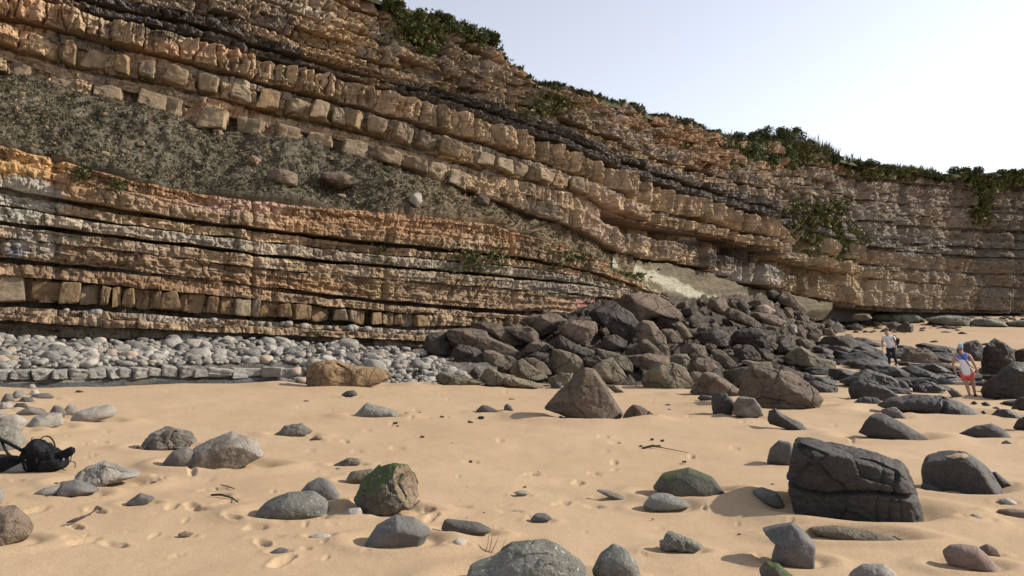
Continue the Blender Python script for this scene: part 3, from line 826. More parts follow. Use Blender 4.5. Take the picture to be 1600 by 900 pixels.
# ------------------------------------------------------------------ scree slope and pale slab under the overhang
def slope(name, f, g, pxr, nr, step, seed, colf, rough, push):
    px = np.arange(pxr[0], pxr[1], step); nc = len(px)
    v = np.linspace(-0.06, 1.04, nr)
    PX = np.tile(px, nr); VV = np.repeat(v, nc)
    LO, HI = np.tile(f(px), nr), np.tile(g(px), nr)
    PY = LO + (HI - LO) * VV
    P = unproj(PX, PY, depth_cliff(PX, PY))
    n = np.tile(nrm(px), (nr, 1)) * 0.6 + np.array([0, 0, 0.75])
    d = push + rough * fbm(P * 0.3 + seed, 4, 0.5) + rough * 0.28 * fbm(P * np.array([1.6, 1.6, 1.0]) + seed, 5, 0.65) + rough * 0.2 * facets(P * 1.7, seed)
    d -= 1.5 * np.clip(-(VV) / 0.06, 0, 1) + 1.5 * np.clip((VV - 1) / 0.04, 0, 1)
    P = P + n * d[:, None]
    c = colf(PX, PY, P)
    return mesh_np(name, P, grid_quads(nr, nc), M_SCREE, True, np.clip(c, .02, .6)), P, PX, PY, VV

def scree_col(PX, PY, P):
    t = sstep(-0.35, 0.55, fbm(P * 0.6, 4))[:, None]
    c = np.array((0.112, 0.099, 0.071)) * (1 - t) + np.array((0.155, 0.135, 0.097)) * t
    t2 = sstep(0.25, 0.6, fbm(P * 1.7 + 9, 3))[:, None] * 0.6
    c = c * (1 - t2) + np.array((0.20, 0.175, 0.135)) * t2
    r = sstep(560, 760, PX)[:, None] * 0.55
    return c * (1 - r) + np.array((0.27, 0.19, 0.11)) * r
SCREE, scP, scX, scY, scV = slope('scree_slope', C0, U0, (-90, 985), 110, 1.6, 3, scree_col, 0.42, 0.25)
tag(SCREE, 'dark grey scree slope with scrub lying on a shelf across the cliff', 'scree slope', None, 'structure')
def slab_col(PX, PY, P):
    st = fbm(np.stack([P[:, 0] * 0.15, P[:, 1] * 0.15, P[:, 2] * 3.0], -1), 3)
    d = PY - (420 + (PX - 985) * 0.40) + 5 * fbm(P * 0.5, 3)
    w = (sstep(-9, -3, d) * sstep(13, 6, d) * sstep(1190, 1110, PX))[:, None]
    c = np.array((0.15, 0.128, 0.085)) * (1 + 0.35 * st)[:, None]
    return c * (1 - w) + w * np.array((0.44, 0.42, 0.32)) * (1 + 0.2 * st)[:, None]
SLAB, slP, slX, slY, slV = slope('bedding_slab', C0, U0, (955, 1300), 50, 1.8, 5, slab_col, 0.16, 0.1)
tag(SLAB, 'pale cream rock slab sloping out below the dark overhang', 'rock slab', None, 'structure')
# ------------------------------------------------------------------ boulders: traced outline, real depth, own distance
FR = {'A': (0, 0, 1), 'B': (800, 440, 4), 'C': (1200, 380, 4), 'D': (1200, 500, 4), 'E': (640, 480, 5), 'G': (1040, 440, 5)}
def pts(fr, s):
    ox, oy, k = FR[fr]
    a = np.array([[float(t) for t in w.split(',')] for w in s.split()])
    return a / k + np.array([ox, oy])

FFRONT = curve({600: 601, 800: 605, 1000: 612, 1100: 621, 1200: 640, 1300: 636})
TTOP = curve({600: 548, 700: 530, 800: 503, 950: 452, 1050: 462, 1150: 456, 1250: 466, 1320: 482})
def depth_pile(px, py):
    f, t = float(FFRONT(px)), float(TTOP(px))
    yf = depth_ground(px, f); yt = float(Y0(px)) - 1.0
    k = min(max((f - py) / (f - t), -0.15), 1.05)
    yp = 1 / ((1 / yf) * (1 - k) + (1 / yt) * k) * 0.5 + 0.5 * (yf + (yt - yf) * k)
    if px > 1230:
        w = float(sstep(1230, 1320, px))
        yp = yp * (1 - w) + depth_ground(px, max(py, 492)) * w
    return yp

FOOT = []     # rocks bedded in the sand: x, y, rx, ry
RIDX = [0]
def rock(fr, poly, mat, label, D=0.8, p=2.9, q=60, K=6, amp=0.055, mode='g', sink=0.22, name='boulder', cat='boulder', group=None, planes=(), groove=None, depth=None, crag=0.5, n=None):
    RIDX[0] += 1; seed = RIDX[0]
    r = np.random.default_rng(500 + seed)
    a = pts(fr, poly)
    mn, mx = a.min(0), a.max(0)
    pxc = (mn[0] + mx[0]) / 2; pyb = mx[1]; wpx = mx[0] - mn[0]; hpx = mx[1] - mn[1]
    if depth: yb = depth
    elif mode == 'g': yb = depth_ground(pxc, pyb)
    else: yb = depth_pile(pxc, mn[1] + 0.7 * hpx)
    Dm = D * 0.5 * wpx * yb / F
    Dm = min(Dm, 2.2 * hpx * yb / F)
    if mode == 'g': Dm *= 0.85
    yc = yb + (0.5 if mode == 'g' else 0.15) * Dm
    s = yc / F
    cx, cy = pxc, mn[1] + 0.55 * hpx
    # polygon centroid
    x, y = a[:, 0], a[:, 1]; x1, y1 = np.roll(x, -1), np.roll(y, -1)
    cr = x * y1 - x1 * y; A = cr.sum() / 2
    if abs(A) > 1: cx = ((x + x1) * cr).sum() / (6 * A); cy = ((y + y1) * cr).sum() / (6 * A)
    az = math.atan2((cx - CX) / F, 1.0)
    L = np.stack([(x - cx) * s * math.cos(az), (cy - y) * s], 1)
    low = L[:, 1] < 0
    L[low, 1] *= 1 + sink
    # radius by angle
    th = np.linspace(-math.pi, math.pi, 361)
    Rr = np.zeros(361)
    A0, B0 = L, np.roll(L, -1, axis=0)
    for i, t in enumerate(th):
        d = np.array([math.cos(t), math.sin(t)])
        e = B0 - A0
        den = d[0] * e[:, 1] - d[1] * e[:, 0]
        with np.errstate(divide='ignore', invalid='ignore'):
            tt = (A0[:, 0] * e[:, 1] - A0[:, 1] * e[:, 0]) / den
            uu = (A0[:, 0] * d[1] - A0[:, 1] * d[0]) / den
        ok = (uu >= -1e-6) & (uu <= 1 + 1e-6) & (tt > 0) & np.isfinite(tt)
        Rr[i] = tt[ok].max() if ok.any() else 0
    Rr = np.where(Rr <= 0, np.median(Rr), Rr)
    ker = np.hanning(13 if q < 20 else 7)[1:-1]; ker /= ker.sum()
    ext = np.concatenate([Rr[-31:-1], Rr, Rr[1:31]])
    Rr = np.convolve(ext, ker, 'same')[30:-30]
    nn = n or int(np.clip(max(wpx, hpx) / 3.1, 11, 38))
    Dv, Q = cubesphere(nn)
    tv = np.arctan2(Dv[:, 2], Dv[:, 0]); rho = np.hypot(Dv[:, 0], Dv[:, 2])
    Rv = np.interp(tv, th, Rr)
    rad = ((rho / Rv) ** p + (np.abs(Dv[:, 1]) / Dm) ** p) ** (-1 / p)
    Pp = Dv * rad[:, None]
    f = np.ones(len(Dv))
    pl = list(planes)
    if mode == 'p' and not planes:
        p = max(p, 4.5); K = min(K, 5)
        pl += [(r.uniform(-.1, .4), -.5, .85, r.uniform(.66, .85)), (r.uniform(.4, .7), -.75, r.uniform(.2, .45), r.uniform(.58, .8)), (-.85, -.6, r.uniform(-.1, .1), r.uniform(.72, .9))]
    for k in range(K):
        v = r.normal(size=3) * np.array([1.0, 1.2, 0.8]) + np.array([0, -0.35, 0.3])
        pl.append((*v, r.uniform(0.70, 0.92)))
    for (nx, ny, nz, fr_) in pl:
        nv = np.array([nx, ny, nz]); nv = nv / np.linalg.norm(nv)
        t = Pp @ nv
        f += np.maximum(0, t / (t.max() * fr_)) ** q
    Pp = Pp * (f ** (-1 / q))[:, None]
    # the facets must not eat the traced outline
    for ax, (l0, l1) in ((0, (L[:, 0].min(), L[:, 0].max())), (2, (L[:, 1].min(), L[:, 1].max()))):
        m0, m1 = Pp[:, ax].min(), Pp[:, ax].max()
        Pp[:, ax] = l0 + (Pp[:, ax] - m0) * (l1 - l0) / (m1 - m0)
    size = max(L[:, 0].max() - L[:, 0].min(), L[:, 1].max() - L[:, 1].min())
    u = Pp / size
    dn = amp * 0.55 * fbm(u * 3.2 + seed * 3.7, 4) + amp * crag * ridged(u * 5.0 + seed * 1.9, 4, 0.55) * 0.5 + amp * 0.22 * fbm(u * 20 + seed, 3) + amp * crag * 1.3 * facets(u * 3.4, seed, 0.35)
    Pp = Pp + Dv * (dn * size * 0.55)[:, None]
    for ax, (l0, l1) in ((0, (L[:, 0].min(), L[:, 0].max())), (2, (L[:, 1].min(), L[:, 1].max()))):
        m0, m1 = Pp[:, ax].min(), Pp[:, ax].max()
        Pp[:, ax] = l0 + (Pp[:, ax] - m0) * (l1 - l0) / (m1 - m0)
    if groove:
        for (gx, gz, dep, wid) in groove:   # gz: horizontal crack at this height (m), gx: vertical crack at this x
            if gz is not None:
                w = np.exp(-((Pp[:, 2] - gz - 0.03 * np.sin(Pp[:, 0] * 6)) / wid) ** 2) * (Pp[:, 1] < 0.3 * Dm)
            else:
                w = np.exp(-((Pp[:, 0] - gx - 0.03 * np.sin(Pp[:, 2] * 9)) / wid) ** 2) * (Pp[:, 1] < 0.5 * Dm)
            h = np.hypot(Pp[:, 0], Pp[:, 1]) + 1e-6
            Pp[:, 1] += dep * w * np.where(Pp[:, 1] < 0, 1, 0)
            Pp[:, 0] -= 0.7 * dep * w * Pp[:, 0] / h
    o = mesh_np(name, Pp, Q, R[mat], True)
    if q > 13: o.data.set_sharp_from_angle(angle=math.radians(24))
    o.location = ((cx - CX) * s, yc, CAMZ - (cy - HY) * s)
    o.rotation_euler = (0, 0, -az)
    tag(o, label, cat, group)
    if mode == 'g' and yb < 30:
        FOOT.append(((cx - CX) * s, yc, 0.5 * wpx * s, max(Dm, 0.05)))
    return o

def stone(*a, **k):
    k.setdefault('name', 'stone'); k.setdefault('cat', 'stone'); k.setdefault('K', 3); k.setdefault('q', 12); k.setdefault('crag', 0.15); k.setdefault('amp', 0.03); k.setdefault('p', 2.2)
    return rock(*a, **k)

# ---- on the open sand, near to far
rock('A', '726,905 750,888 780,876 805,858 830,848 868,846 893,858 908,874 924,905 900,935 740,935', 'lichen', 'large rounded lichen-grey boulder at the bottom centre of the beach, cut by the frame', D=.9, p=2.3, K=3, amp=.03, n=48)
stone('A', '780,872 784,858 800,848 828,845 838,862 820,885', 'grey', 'brown-grey hump of stone tucked behind the large lichen-grey boulder', D=.8)
stone('A', '925,893 938,868 958,852 978,860 995,880 1001,896 990,915 935,915', 'speck', 'upright egg-shaped speckled grey stone next to the large lichen-grey boulder', D=.9)
stone('A', '1030,849 1043,832 1070,841 1098,853 1090,862 1035,862', 'lichen', 'small jagged green-grey stone lying alone at lower centre of the sand', D=.6, amp=.08, crag=.8)
rock('A', '1191,832 1215,825 1238,819 1254,828 1274,848 1273,876 1240,880 1206,872 1214,850', 'slate', 'angular smooth grey stone with a pointed left corner below the large dark block', D=.9, p=3.5, q=60, K=4, amp=.015, cat='stone', name='stone')
stone('A', '1262,834 1300,826 1350,830 1425,841 1380,845 1290,844', 'olive', 'long flat olive-brown rock barely rising from the sand', D=.35, amp=.03)
stone('A', '1472,868 1484,856 1502,852 1528,855 1545,868 1563,887 1510,890 1480,882', 'red', 'rounded reddish-brown stone near the bottom right corner', D=.7)
stone('A', '1530,858 1542,851 1556,856 1564,867 1545,870', 'red', 'little reddish stone right behind the rounded reddish-brown stone', D=.7)
stone('A', '1186,892 1198,879 1215,881 1242,900 1225,915 1190,910', 'moss', 'small dark mossy stone at the bottom edge of the photo below the pointed grey stone', D=.8, amp=.05)
stone('A', '1325,905 1345,886 1380,881 1398,892 1410,908 1380,925 1335,925', 'pale', 'pale grey stone half cut off by the bottom edge of the photo', D=.8, amp=.05)
stone('A', '1505,812 1522,805 1540,810 1549,816 1530,820', 'slate', 'small blue-grey stone on the sand to the right of the large dark block', D=.8)
stone('A', '1558,803 1578,797 1604,796 1620,803 1600,810 1575,810', 'red', 'flat brownish stone touching the right edge of the photo', D=.6)
stone('A', '1560,783 1573,778 1589,786 1570,789', 'white', 'small whitish pebble on the sand near the right edge', D=.8)
BLOCK = rock('A', '1227,748 1237,692 1262,690 1305,698 1380,711 1412,722 1430,760 1437,787 1400,806 1345,794 1270,795 1238,790 1232,768', 'block', 'large dark grey block of rock split by a level crack, standing in the sand', D=.75, p=8, q=60, K=0, amp=.032, crag=1.2, n=64,
     planes=[(1, -.5, .25, .93), (.15, -1, .18, .9), (.75, -.8, .5, .9), (-.6, -1, 0, .9), (-.4, -.5, .9, .93)],
     groove=[(None, -0.035, .075, .018), (.27, None, .022, .012), (.38, None, .02, .012)])
stone('A', '1198,722 1203,702 1217,688 1235,691 1243,725', 'slate', 'smooth grey stone half hidden behind the left end of the large dark block', D=.8)
stone('A', '1176,768 1190,762 1211,768 1226,786 1212,790 1188,784', 'slate', 'smooth oval stone lying in the shadow of the large dark block', D=.6)
HOLLOW = rock('A', '1438,742 1444,720 1458,708 1475,706 1502,710 1540,733 1566,762 1505,769 1440,766', 'block', 'rounded grey rock with a sandy hollow on top, right of the large dark block', D=.8, p=3.2, K=3, amp=.03, q=16,
     planes=[(0, -.8, .75, .8), (.3, -1, .1, .9)])
stone('A', '1545,742 1558,738 1584,758 1570,764 1552,757', 'wet', 'small dark stone leaning on the right end of the rock with the sandy hollow', D=.7)
stone('A', '1438,769 1440,757 1462,760 1480,770', 'block', 'low stone at the left foot of the rock with the sandy hollow', D=.6)
rock('A', '1020,764 1034,744 1076,732 1112,745 1134,769 1105,781 1060,779', 'mossdark', 'dome-shaped dark rock with a mossy top in the middle of the sand', D=.8, p=2.4, K=3, amp=.02)
stone('A', '1005,789 1020,774 1048,771 1070,780 1078,792 1050,799 1022,799', 'speck', 'grey speckled stone touching the front of the mossy dome-shaped rock', D=.75)
stone('A', '690,822 705,811 750,818 769,828 745,838 702,833', 'grey', 'long smooth loaf-shaped grey stone in the lower middle of the sand', D=.55)
rock('A', '567,851 590,822 620,806 648,812 673,830 660,850 595,855', 'slate', 'smooth dark blue-grey rounded boulder below the mossy tan-faced rock', D=.85, p=2.3, K=3, amp=.015)
MOSSY = rock('A', '553,768 566,748 600,727 620,724 640,735 648,752 656,776 640,787 600,799 566,803', 'moss', 'angular rock with bright green moss on top and a tan broken face', D=.85, p=3.2, q=60, K=3, amp=.05, crag=.9, planes=[(.85, -.55, .35, .68), (-.3, -.9, -.1, .9), (-.55, -.45, .75, .70)])
stone('A', '539,752 555,737 580,734 604,742 580,756 552,757', 'olive', 'low olive stone just behind the moss-topped tan-faced rock', D=.7)
stone('A', '401,797 420,781 455,770 492,770 512,786 516,804 470,808 408,806', 'speck', 'big smooth speckled grey stone with a curved seam, left of the moss-topped rock', D=.8)
rock('A', '466,772 480,756 499,746 511,755 531,783 512,788 480,790', 'slate', 'smooth slab-like grey stone leaning behind the speckled stone with a seam', D=.6, p=3, K=3, q=18, amp=.012, cat='stone', name='stone')
stone('A', '529,809 545,795 562,794 566,804 546,812', 'white', 'small whitish pebble at the foot of the moss-topped rock', D=.8)
stone('A', '482,838 495,834 518,838 512,843 488,843', 'white', 'flat white shell-like pebble half sunk in the sand at lower left', D=.7)
stone('A', '700,852 715,842 730,846 722,855 706,858', 'white', 'pale broken pebble on the sand left of the large lichen-grey boulder', D=.7)
stone('A', '829,811 838,803 852,803 863,810 848,816 835,815', 'slate', 'small split grey stone alone in the lower middle of the sand', D=.8)
stone('A', '932,766 945,765 965,774 982,781 960,780', 'vein', 'thin sliver of dark stone on the open sand in the middle', D=.5)
stone('A', '803,770 812,767 828,770 815,775', 'pale', 'small pale pebble left of the thin sliver of dark stone', D=.7)
stone('A', '427,679 447,665 470,662 489,676 462,681', 'grey', 'low pointed grey stone alone on the upper left sand', D=.7, amp=.06, crag=.7)
stone('A', '484,686 496,680 505,685 496,688', 'red', 'small reddish-brown pebble right of the low pointed grey stone', D=.8)
stone('A', '522,726 542,715 568,721 550,729 532,729', 'vein', 'small dark broken stone in the middle left of the sand', D=.7, amp=.07, crag=.8)
rock('A', '552,650 570,629 592,637 622,647 600,653', 'speck', 'pointed grey stone on the sand below the rusty log-shaped boulder', D=.7, cat='stone', name='stone', amp=.05)
rock('A', '221,692 235,676 266,667 300,677 308,690 290,701 232,704', 'vein', 'lumpy veined boulder behind the long twin-humped boulder', D=.85, amp=.07, crag=.9, K=5)
rock('A', '292,722 302,698 330,685 362,674 400,690 415,712 372,728 310,731', 'vein', 'long pale-streaked humped boulder lying on the left part of the sand', D=.75, amp=.035, crag=.5, K=1, p=2.3)
stone('A', '254,722 270,704 290,699 312,712 320,732 268,733', 'grey', 'smooth grey boulder joined to the left end of the long pale-streaked boulder', D=.8)
rock('A', '117,746 138,728 165,722 192,733 222,744 190,751 150,757 125,755', 'pale', 'pale pitted stone just right of the black backpack', D=.75, amp=.06, crag=.8, K=4, cat='stone', name='stone')
stone('A', '89,768 106,753 122,750 140,758 156,769 130,773 96,773', 'slate', 'smooth blue-grey dome stone below the black backpack', D=.8)
stone('A', '53,771 75,762 98,758 100,772 70,774', 'pale', 'flat pale slab touching the smooth blue-grey dome stone', D=.6)
stone('A', '197,784 218,771 242,781 225,788 203,788', 'slate', 'small dark grey mound of stone on the lower left sand', D=.8)
rock('A', '-40,850 -30,800 0,791 22,793 44,815 54,836 30,846 0,852', 'greyrock', 'large brown-grey boulder cut off by the left edge, lower left', D=.8, p=2.3, K=3, amp=.03)
stone('A', '-14,784 -10,768 4,763 7,776 2,788', 'pale', 'pale stone peeking in at the left edge below the backpack', D=.7)
stone('A', '278,834 290,830 304,834 292,838', 'red', 'tiny flat brown pebble sunk in the sand at lower left', D=.7)
stone('A', '422,862 436,856 452,860 440,866', 'slate', 'tiny blue-grey pebble beside the footprints at lower left', D=.7)
stone('A', '36,668 56,650 78,645 98,647 100,664 70,669', 'pale', 'smooth pale stone with a shaded pointed left end, nearest the sand among the left stones', D=.75)
stone('A', '110,656 124,642 150,636 172,634 182,643 180,651 140,660 116,660', 'pale', 'long smooth pale stone at the right end of the left group of stones', D=.7)
stone('A', '24,645 45,635 68,640 74,648 40,650', 'grey', 'low wedge-shaped brown-grey stone behind the smooth pale stones at left', D=.7)
stone('A', '74,648 84,633 94,636 104,646 96,653', 'grey', 'dark peaked stone between the wedge-shaped stone and the long pale stone', D=.7)
stone('A', '96,644 108,632 121,634 118,646 104,650', 'pale', 'light rounded stone behind the dark peaked stone at left', D=.7)
stone('A', '-20,672 0,650 26,648 44,660 36,672 10,676', 'pale', 'wide flat pale stone at the left edge above the backpack', D=.7)
rock('A', '-50,700 -30,668 10,663 30,672 42,692 20,705', 'lichen', 'broad pale lichen-covered rock slab behind the black backpack', D=1.1, p=2.3, K=3, amp=.03)
for k, (px, py, w, h, m, lb) in enumerate([(30, 617, 26, 14, 'pale', 'bright angular stone at the head of the left heap of stones'), (54, 613, 16, 9, 'white', 'small white stone at the top right of the left heap of stones'), (66, 619, 40, 9, 'grey', 'low flat grey stone at the right of the left heap of stones'),
        (12, 622, 22, 14, 'grey', 'grey stone at the left edge in the heap under the wet shelf'), (40, 625, 26, 9, 'grey', 'flattish grey stone in the middle of the left heap of stones'), (8, 634, 26, 12, 'pale', 'pale stone at the left edge below the heap'),
        (32, 634, 26, 9, 'wet', 'dark thin stone in the sand under the left heap of stones'), (-4, 645, 30, 12, 'vein', 'streaked stone cut by the left edge above the backpack'), (50, 604, 14, 8, 'pale', 'small stone against the dark wet shelf at left')]):
    stone('A', '%f,%f %f,%f %f,%f %f,%f %f,%f' % (px - w / 2, py + h * .35, px - w * .2, py - h / 2, px + w * .25, py - h * .42, px + w / 2, py + h * .3, px, py + h / 2), m, lb, D=.75, amp=.05, depth=None if py > 612 else depth_ground(px, 609))

# fresh tan break on the right of the moss-topped rock
me = MOSSY.data; me.materials.append(R['tan'])
nv = np.empty(len(me.polygons) * 3); me.polygons.foreach_get('normal', nv); nv = nv.reshape(-1, 3)
cv = np.empty(len(me.polygons) * 3); me.polygons.foreach_get('center', cv); cv = cv.reshape(-1, 3)
hit = (nv @ np.array([.80, -.50, .32]) > .86 + 0.10 * fbm(cv * 6, 3)) & (cv[:, 2] > cv[:, 2].min() + .05)
me.polygons.foreach_set('material_index', hit.astype(np.int32))
# sand caught in the hollow on top of the rounded grey rock
me = HOLLOW.data
co = np.empty(len(me.vertices) * 3); me.vertices.foreach_get('co', co); co = co.reshape(-1, 3)
no = np.empty(len(me.vertices) * 3); me.vertices.foreach_get('normal', no); no = no.reshape(-1, 3)
top = co[:, 2].max()
cand = np.where((no[:, 2] > .55) & (co[:, 2] > .35 * top))[0]
ctr = co[cand[np.argmin(np.abs(co[cand, 0] - 0.02) + np.abs(co[cand, 1] + 0.10))]]
dd = ((co[:, 0] - ctr[0]) / .11) ** 2 + ((co[:, 1] - ctr[1]) / .085) ** 2 + ((co[:, 2] - ctr[2]) / .12) ** 2
dd = dd + 0.35 * fbm(co * 14, 2)
fs = [tuple(p.vertices) for p in me.polygons if all(dd[v] < 1 for v in p.vertices)]
us = sorted({v for f in fs for v in f}); ix = {v: k for k, v in enumerate(us)}
if fs: mesh_py('sand_patch', [co[v] + no[v] * (0.004 + 0.010 * max(0, 1 - dd[v])) for v in us], [tuple(ix[v] for v in f) for f in fs], M_SAND, HOLLOW)
# ---- at the foot of the pebble bank
rock('A', '478,592 482,570 496,562 520,561 545,570 585,573 606,576 612,592 580,601 525,605 484,604', 'rust', 'rusty log-shaped boulder lying in front of the pale cobble bank', D=.5, p=4, q=18, K=2, amp=.05, crag=.9, planes=[(-.9, -.8, 0, .8), (.1, -1, .3, .85)])
stone('A', '533,617 543,610 553,610 559,617 545,620', 'wet', 'small dark stone on the sand in front of the rusty log-shaped boulder', D=.8)
rock('E', '200,560 232,505 262,505 350,540 470,560 590,590 520,612 400,622 260,624', 'olive', 'tan-streaked low rock with a dark left end at the edge of the sand', D=.6, p=3.2, K=4, amp=.06, crag=.8)
rock('E', '540,560 600,480 640,470 700,520 800,540 900,570 1060,620 980,630 860,628 720,610 610,600', 'olive', 'long low brown rock along the sand edge below the big rust-brown slabs', D=.5, p=2.6, K=4, amp=.07, crag=.8)
rock('E', '470,530 480,490 520,470 560,500 540,550 500,560', 'dark', 'small black boulder among cobbles beside the long low brown rock', mode='p')
rock('E', '105,230 190,205 290,195 340,370 280,390 180,370 110,320', 'dark', 'dark block with a shaded face at the left end of the rockfall', D=.8, p=4, mode='p', q=60)
rock('E', '280,190 330,165 480,168 600,185 620,230 740,280 860,330 880,370 820,390 740,370 560,320 420,290 310,250', 'brown', 'big rust-brown slab lying across the left end of the rockfall', D=.7, p=4.5, q=60, K=3, amp=.03, mode='p', planes=[(.25, -.6, .8, .76), (-.8, -.6, 0, .85)])
rock('E', '330,290 430,300 570,335 590,420 480,440 420,450 350,400', 'dark', 'dark boulder in the shade beneath the big rust-brown slab', D=.6, p=4, mode='p')
rock('E', '570,420 580,335 640,335 730,380 750,405 660,440 600,430', 'brown', 'brown boulder with a flat lit end beneath the big rust-brown slab', D=.6, p=4, q=60, mode='p')
rock('E', '470,165 500,120 560,115 700,130 850,200 860,270 800,290 700,240 600,190', 'greyrock', 'grey-brown slab resting behind the big rust-brown slab', D=.7, p=4, mode='p')
rock('E', '720,150 850,145 960,160 1010,200 1015,270 940,275 860,240', 'brown', 'tan-brown boulder with a lit slanting top behind the grey-brown slab', D=.7, p=4, mode='p')
rock('E', '900,310 950,270 1040,270 1090,290 1050,340 920,350', 'greyrock', 'rounded brown-grey rock between the slabs in the left of the rockfall', D=.7, mode='p')
rock('E', '920,380 1000,345 1090,360 1090,430 1000,420', 'dark', 'low dark rock left of the squarish olive boulder', mode='p')
rock('E', '780,510 810,430 870,400 960,470 1080,540 1000,555 860,545', 'olive', 'olive-brown wedge boulder above the long low brown rock', D=.8, p=4, q=60, mode='p')
rock('E', '880,400 980,395 1060,430 1110,490 1100,515 1010,500', 'greyrock', 'grey boulder resting behind the olive-brown wedge boulder', D=.7, p=4, mode='p')
rock('E', '1085,470 1105,400 1120,335 1180,325 1300,375 1365,430 1370,490 1290,505 1140,505', 'olive', 'squarish olive boulder with a broad lit face left of the pyramid boulder', D=.7, p=5, q=60, K=3, mode='p', planes=[(-.85, -.55, 0, .72), (.5, -.8, .35, .7)])
rock('E', '620,460 680,405 740,420 800,440 770,510 690,500', 'greyrock', 'rounded grey rock against the cobbles under the big rust-brown slab', mode='p')
rock('E', '1080,555 1180,515 1280,510 1250,580 1190,630 1090,610', 'olive', 'low smooth tan rock half buried left of the pyramid boulder', D=.6, mode='g')
stone('E', '1100,640 1110,600 1145,580 1185,590 1190,625 1150,645', 'wet', 'small round dark stone at the left foot of the pyramid boulder', D=.8)
stone('E', '735,815 740,770 762,755 790,775 810,810 770,822', 'slate', 'smooth upright grey stone on the sand left of the pyramid boulder', D=.7)
stone('E', '520,810 570,765 610,770 700,815 600,822', 'slate', 'low grey stone with a dark corner left of the smooth upright stone', D=.6)
stone('E', '770,720 790,708 830,715 810,732', 'pale', 'little pale stone on the sand above the smooth upright stone', D=.7)
# pyramid
rock('B', '203,785 290,700 350,645 400,592 455,540 512,548 545,590 600,680 650,760 695,815 640,862 440,862 300,815', 'greyrock', 'large pyramid-shaped grey-brown boulder standing on the sand in front of the rockfall', D=.75, p=3.2, q=60, K=1, amp=.02, n=56, crag=.7,
     planes=[(-.55, -.8, .3, .86), (.35, -1, .22, .84), (1, -.25, .45, .86)], groove=[])
rock('B', '692,855 720,800 758,770 800,778 850,808 885,832 820,866 705,870', 'greyrock', 'small peaked stone at the right foot of the pyramid boulder', D=.7, cat='stone', name='stone')
rock('B', '600,660 640,645 700,690 650,695', 'grey', 'flat stone half buried behind the pyramid boulder', D=.6, cat='stone', name='stone')
# ---- the rockfall, from the cliff down
rock('B', '640,130 700,72 890,72 960,110 1062,192 1045,228 940,205 840,225 800,262', 'brown', 'great tilted brown slab crowning the rockfall', D=.9, p=5, q=60, K=2, amp=.025, mode='p', planes=[(.35, -.65, .68, .70), (-.8, -.6, -.2, .7)], n=40)
rock('B', '470,200 560,150 650,128 760,200 800,265 770,370 700,340 600,300 520,250', 'dark', 'black shaded boulder directly under the left side of the great tilted slab', D=.9, p=4, mode='p')
rock('B', '770,330 780,270 820,240 880,265 950,340 990,450 955,485 890,420 800,380', 'brown', 'tall slanting slab standing under the great tilted slab', D=.6, p=4.5, q=60, mode='p', planes=[(-.9, -.5, .2, .75), (.6, -.7, .35, .7)])
rock('B', '780,385 830,358 900,415 970,480 900,500 830,460', 'greyrock', 'thin lit slab leaning on the foot of the tall slanting slab', D=.7, p=4, mode='p')
rock('B', '900,225 960,205 1050,235 1040,290 960,300 920,270', 'dark', 'black boulder under the right end of the great tilted slab', D=.8, p=4, mode='p')
rock('B', '55,235 130,205 270,195 342,240 322,262 240,312 180,322 110,272', 'greyrock', 'flat-topped grey slab at the foot of the cliff, highest on the left of the rockfall', D=.8, p=5, q=60, K=3, mode='p', planes=[(.3, -.65, .7, .76), (-.8, -.6, 0, .85)])
rock('B', '285,295 380,240 530,248 537,305 470,388 400,372 320,330', 'brown', 'brown boulder with a pale chip right of the flat-topped grey slab', D=.7, p=4.5, q=60, mode='p')
rock('B', '540,300 590,285 612,320 580,340', 'greyrock', 'small roundish rock at the right of the brown boulder with a pale chip', mode='p')
rock('B', '225,385 300,335 410,400 520,430 440,475 330,435', 'dark', 'slanted dark slab lying above the squarish olive boulder', D=.6, p=4, q=60, mode='p')
rock('B', '560,345 640,330 715,370 722,422 600,432 555,400', 'dark', 'rounded dark boulder left of the tall slanting slab', mode='p')
rock('B', '700,412 760,388 832,420 800,458 710,452', 'dark', 'low dark boulder at the foot of the tall slanting slab', mode='p')
rock('B', '715,470 850,448 960,470 990,490 850,545 750,520', 'brown', 'broad brown boulder behind the boulder pair near the sand', D=.7, p=4, mode='p')
rock('B', '530,420 620,440 700,470 758,530 720,562 640,505 550,480', 'olive', 'slanting olive slab above the half-lit triangular boulder', D=.6, p=4, q=60, mode='p')
rock('B', '480,560 540,500 620,475 690,540 718,588 640,618 540,610', 'olive', 'half-lit triangular boulder right behind the pyramid boulder', D=.7, p=3.5, q=60, mode='p')
rock('B', '440,480 520,470 560,500 520,540 460,530', 'dark', 'black gap-filling boulder above the tip of the pyramid boulder', mode='p')
rock('B', '975,490 1000,458 1090,450 1116,488 1080,532 1000,520', 'olive', 'squared block with a lit yellow end sitting on a wider boulder', D=.7, p=5, q=60, mode='p', planes=[(.9, -.5, .2, .8)])
rock('B', '806,612 850,552 940,500 1010,500 1075,530 1110,590 1138,640 1040,668 860,658 815,640', 'olive', 'wide rounded boulder at the sand edge carrying the squared yellow-ended block', D=.7, p=3.2, K=4, mode='p')
rock('B', '1090,535 1150,475 1230,490 1310,580 1200,585 1120,570', 'brown', 'pinkish-brown boulder with a smooth lit back right of the wide rounded boulder', D=.7, p=3, mode='p')
rock('B', '1090,590 1130,560 1200,560 1190,620 1130,640', 'brown', 'stubby brown rock beneath the pinkish-brown boulder', mode='p')
rock('B', '1018,265 1060,253 1132,340 1080,358 1035,305', 'tan', 'upright lit tan block right of the black boulder under the great slab', D=.7, p=5, mode='p')
rock('B', '925,300 1000,295 1070,372 960,380', 'brown', 'flat brown rock left of the upright tan block', p=4, mode='p')
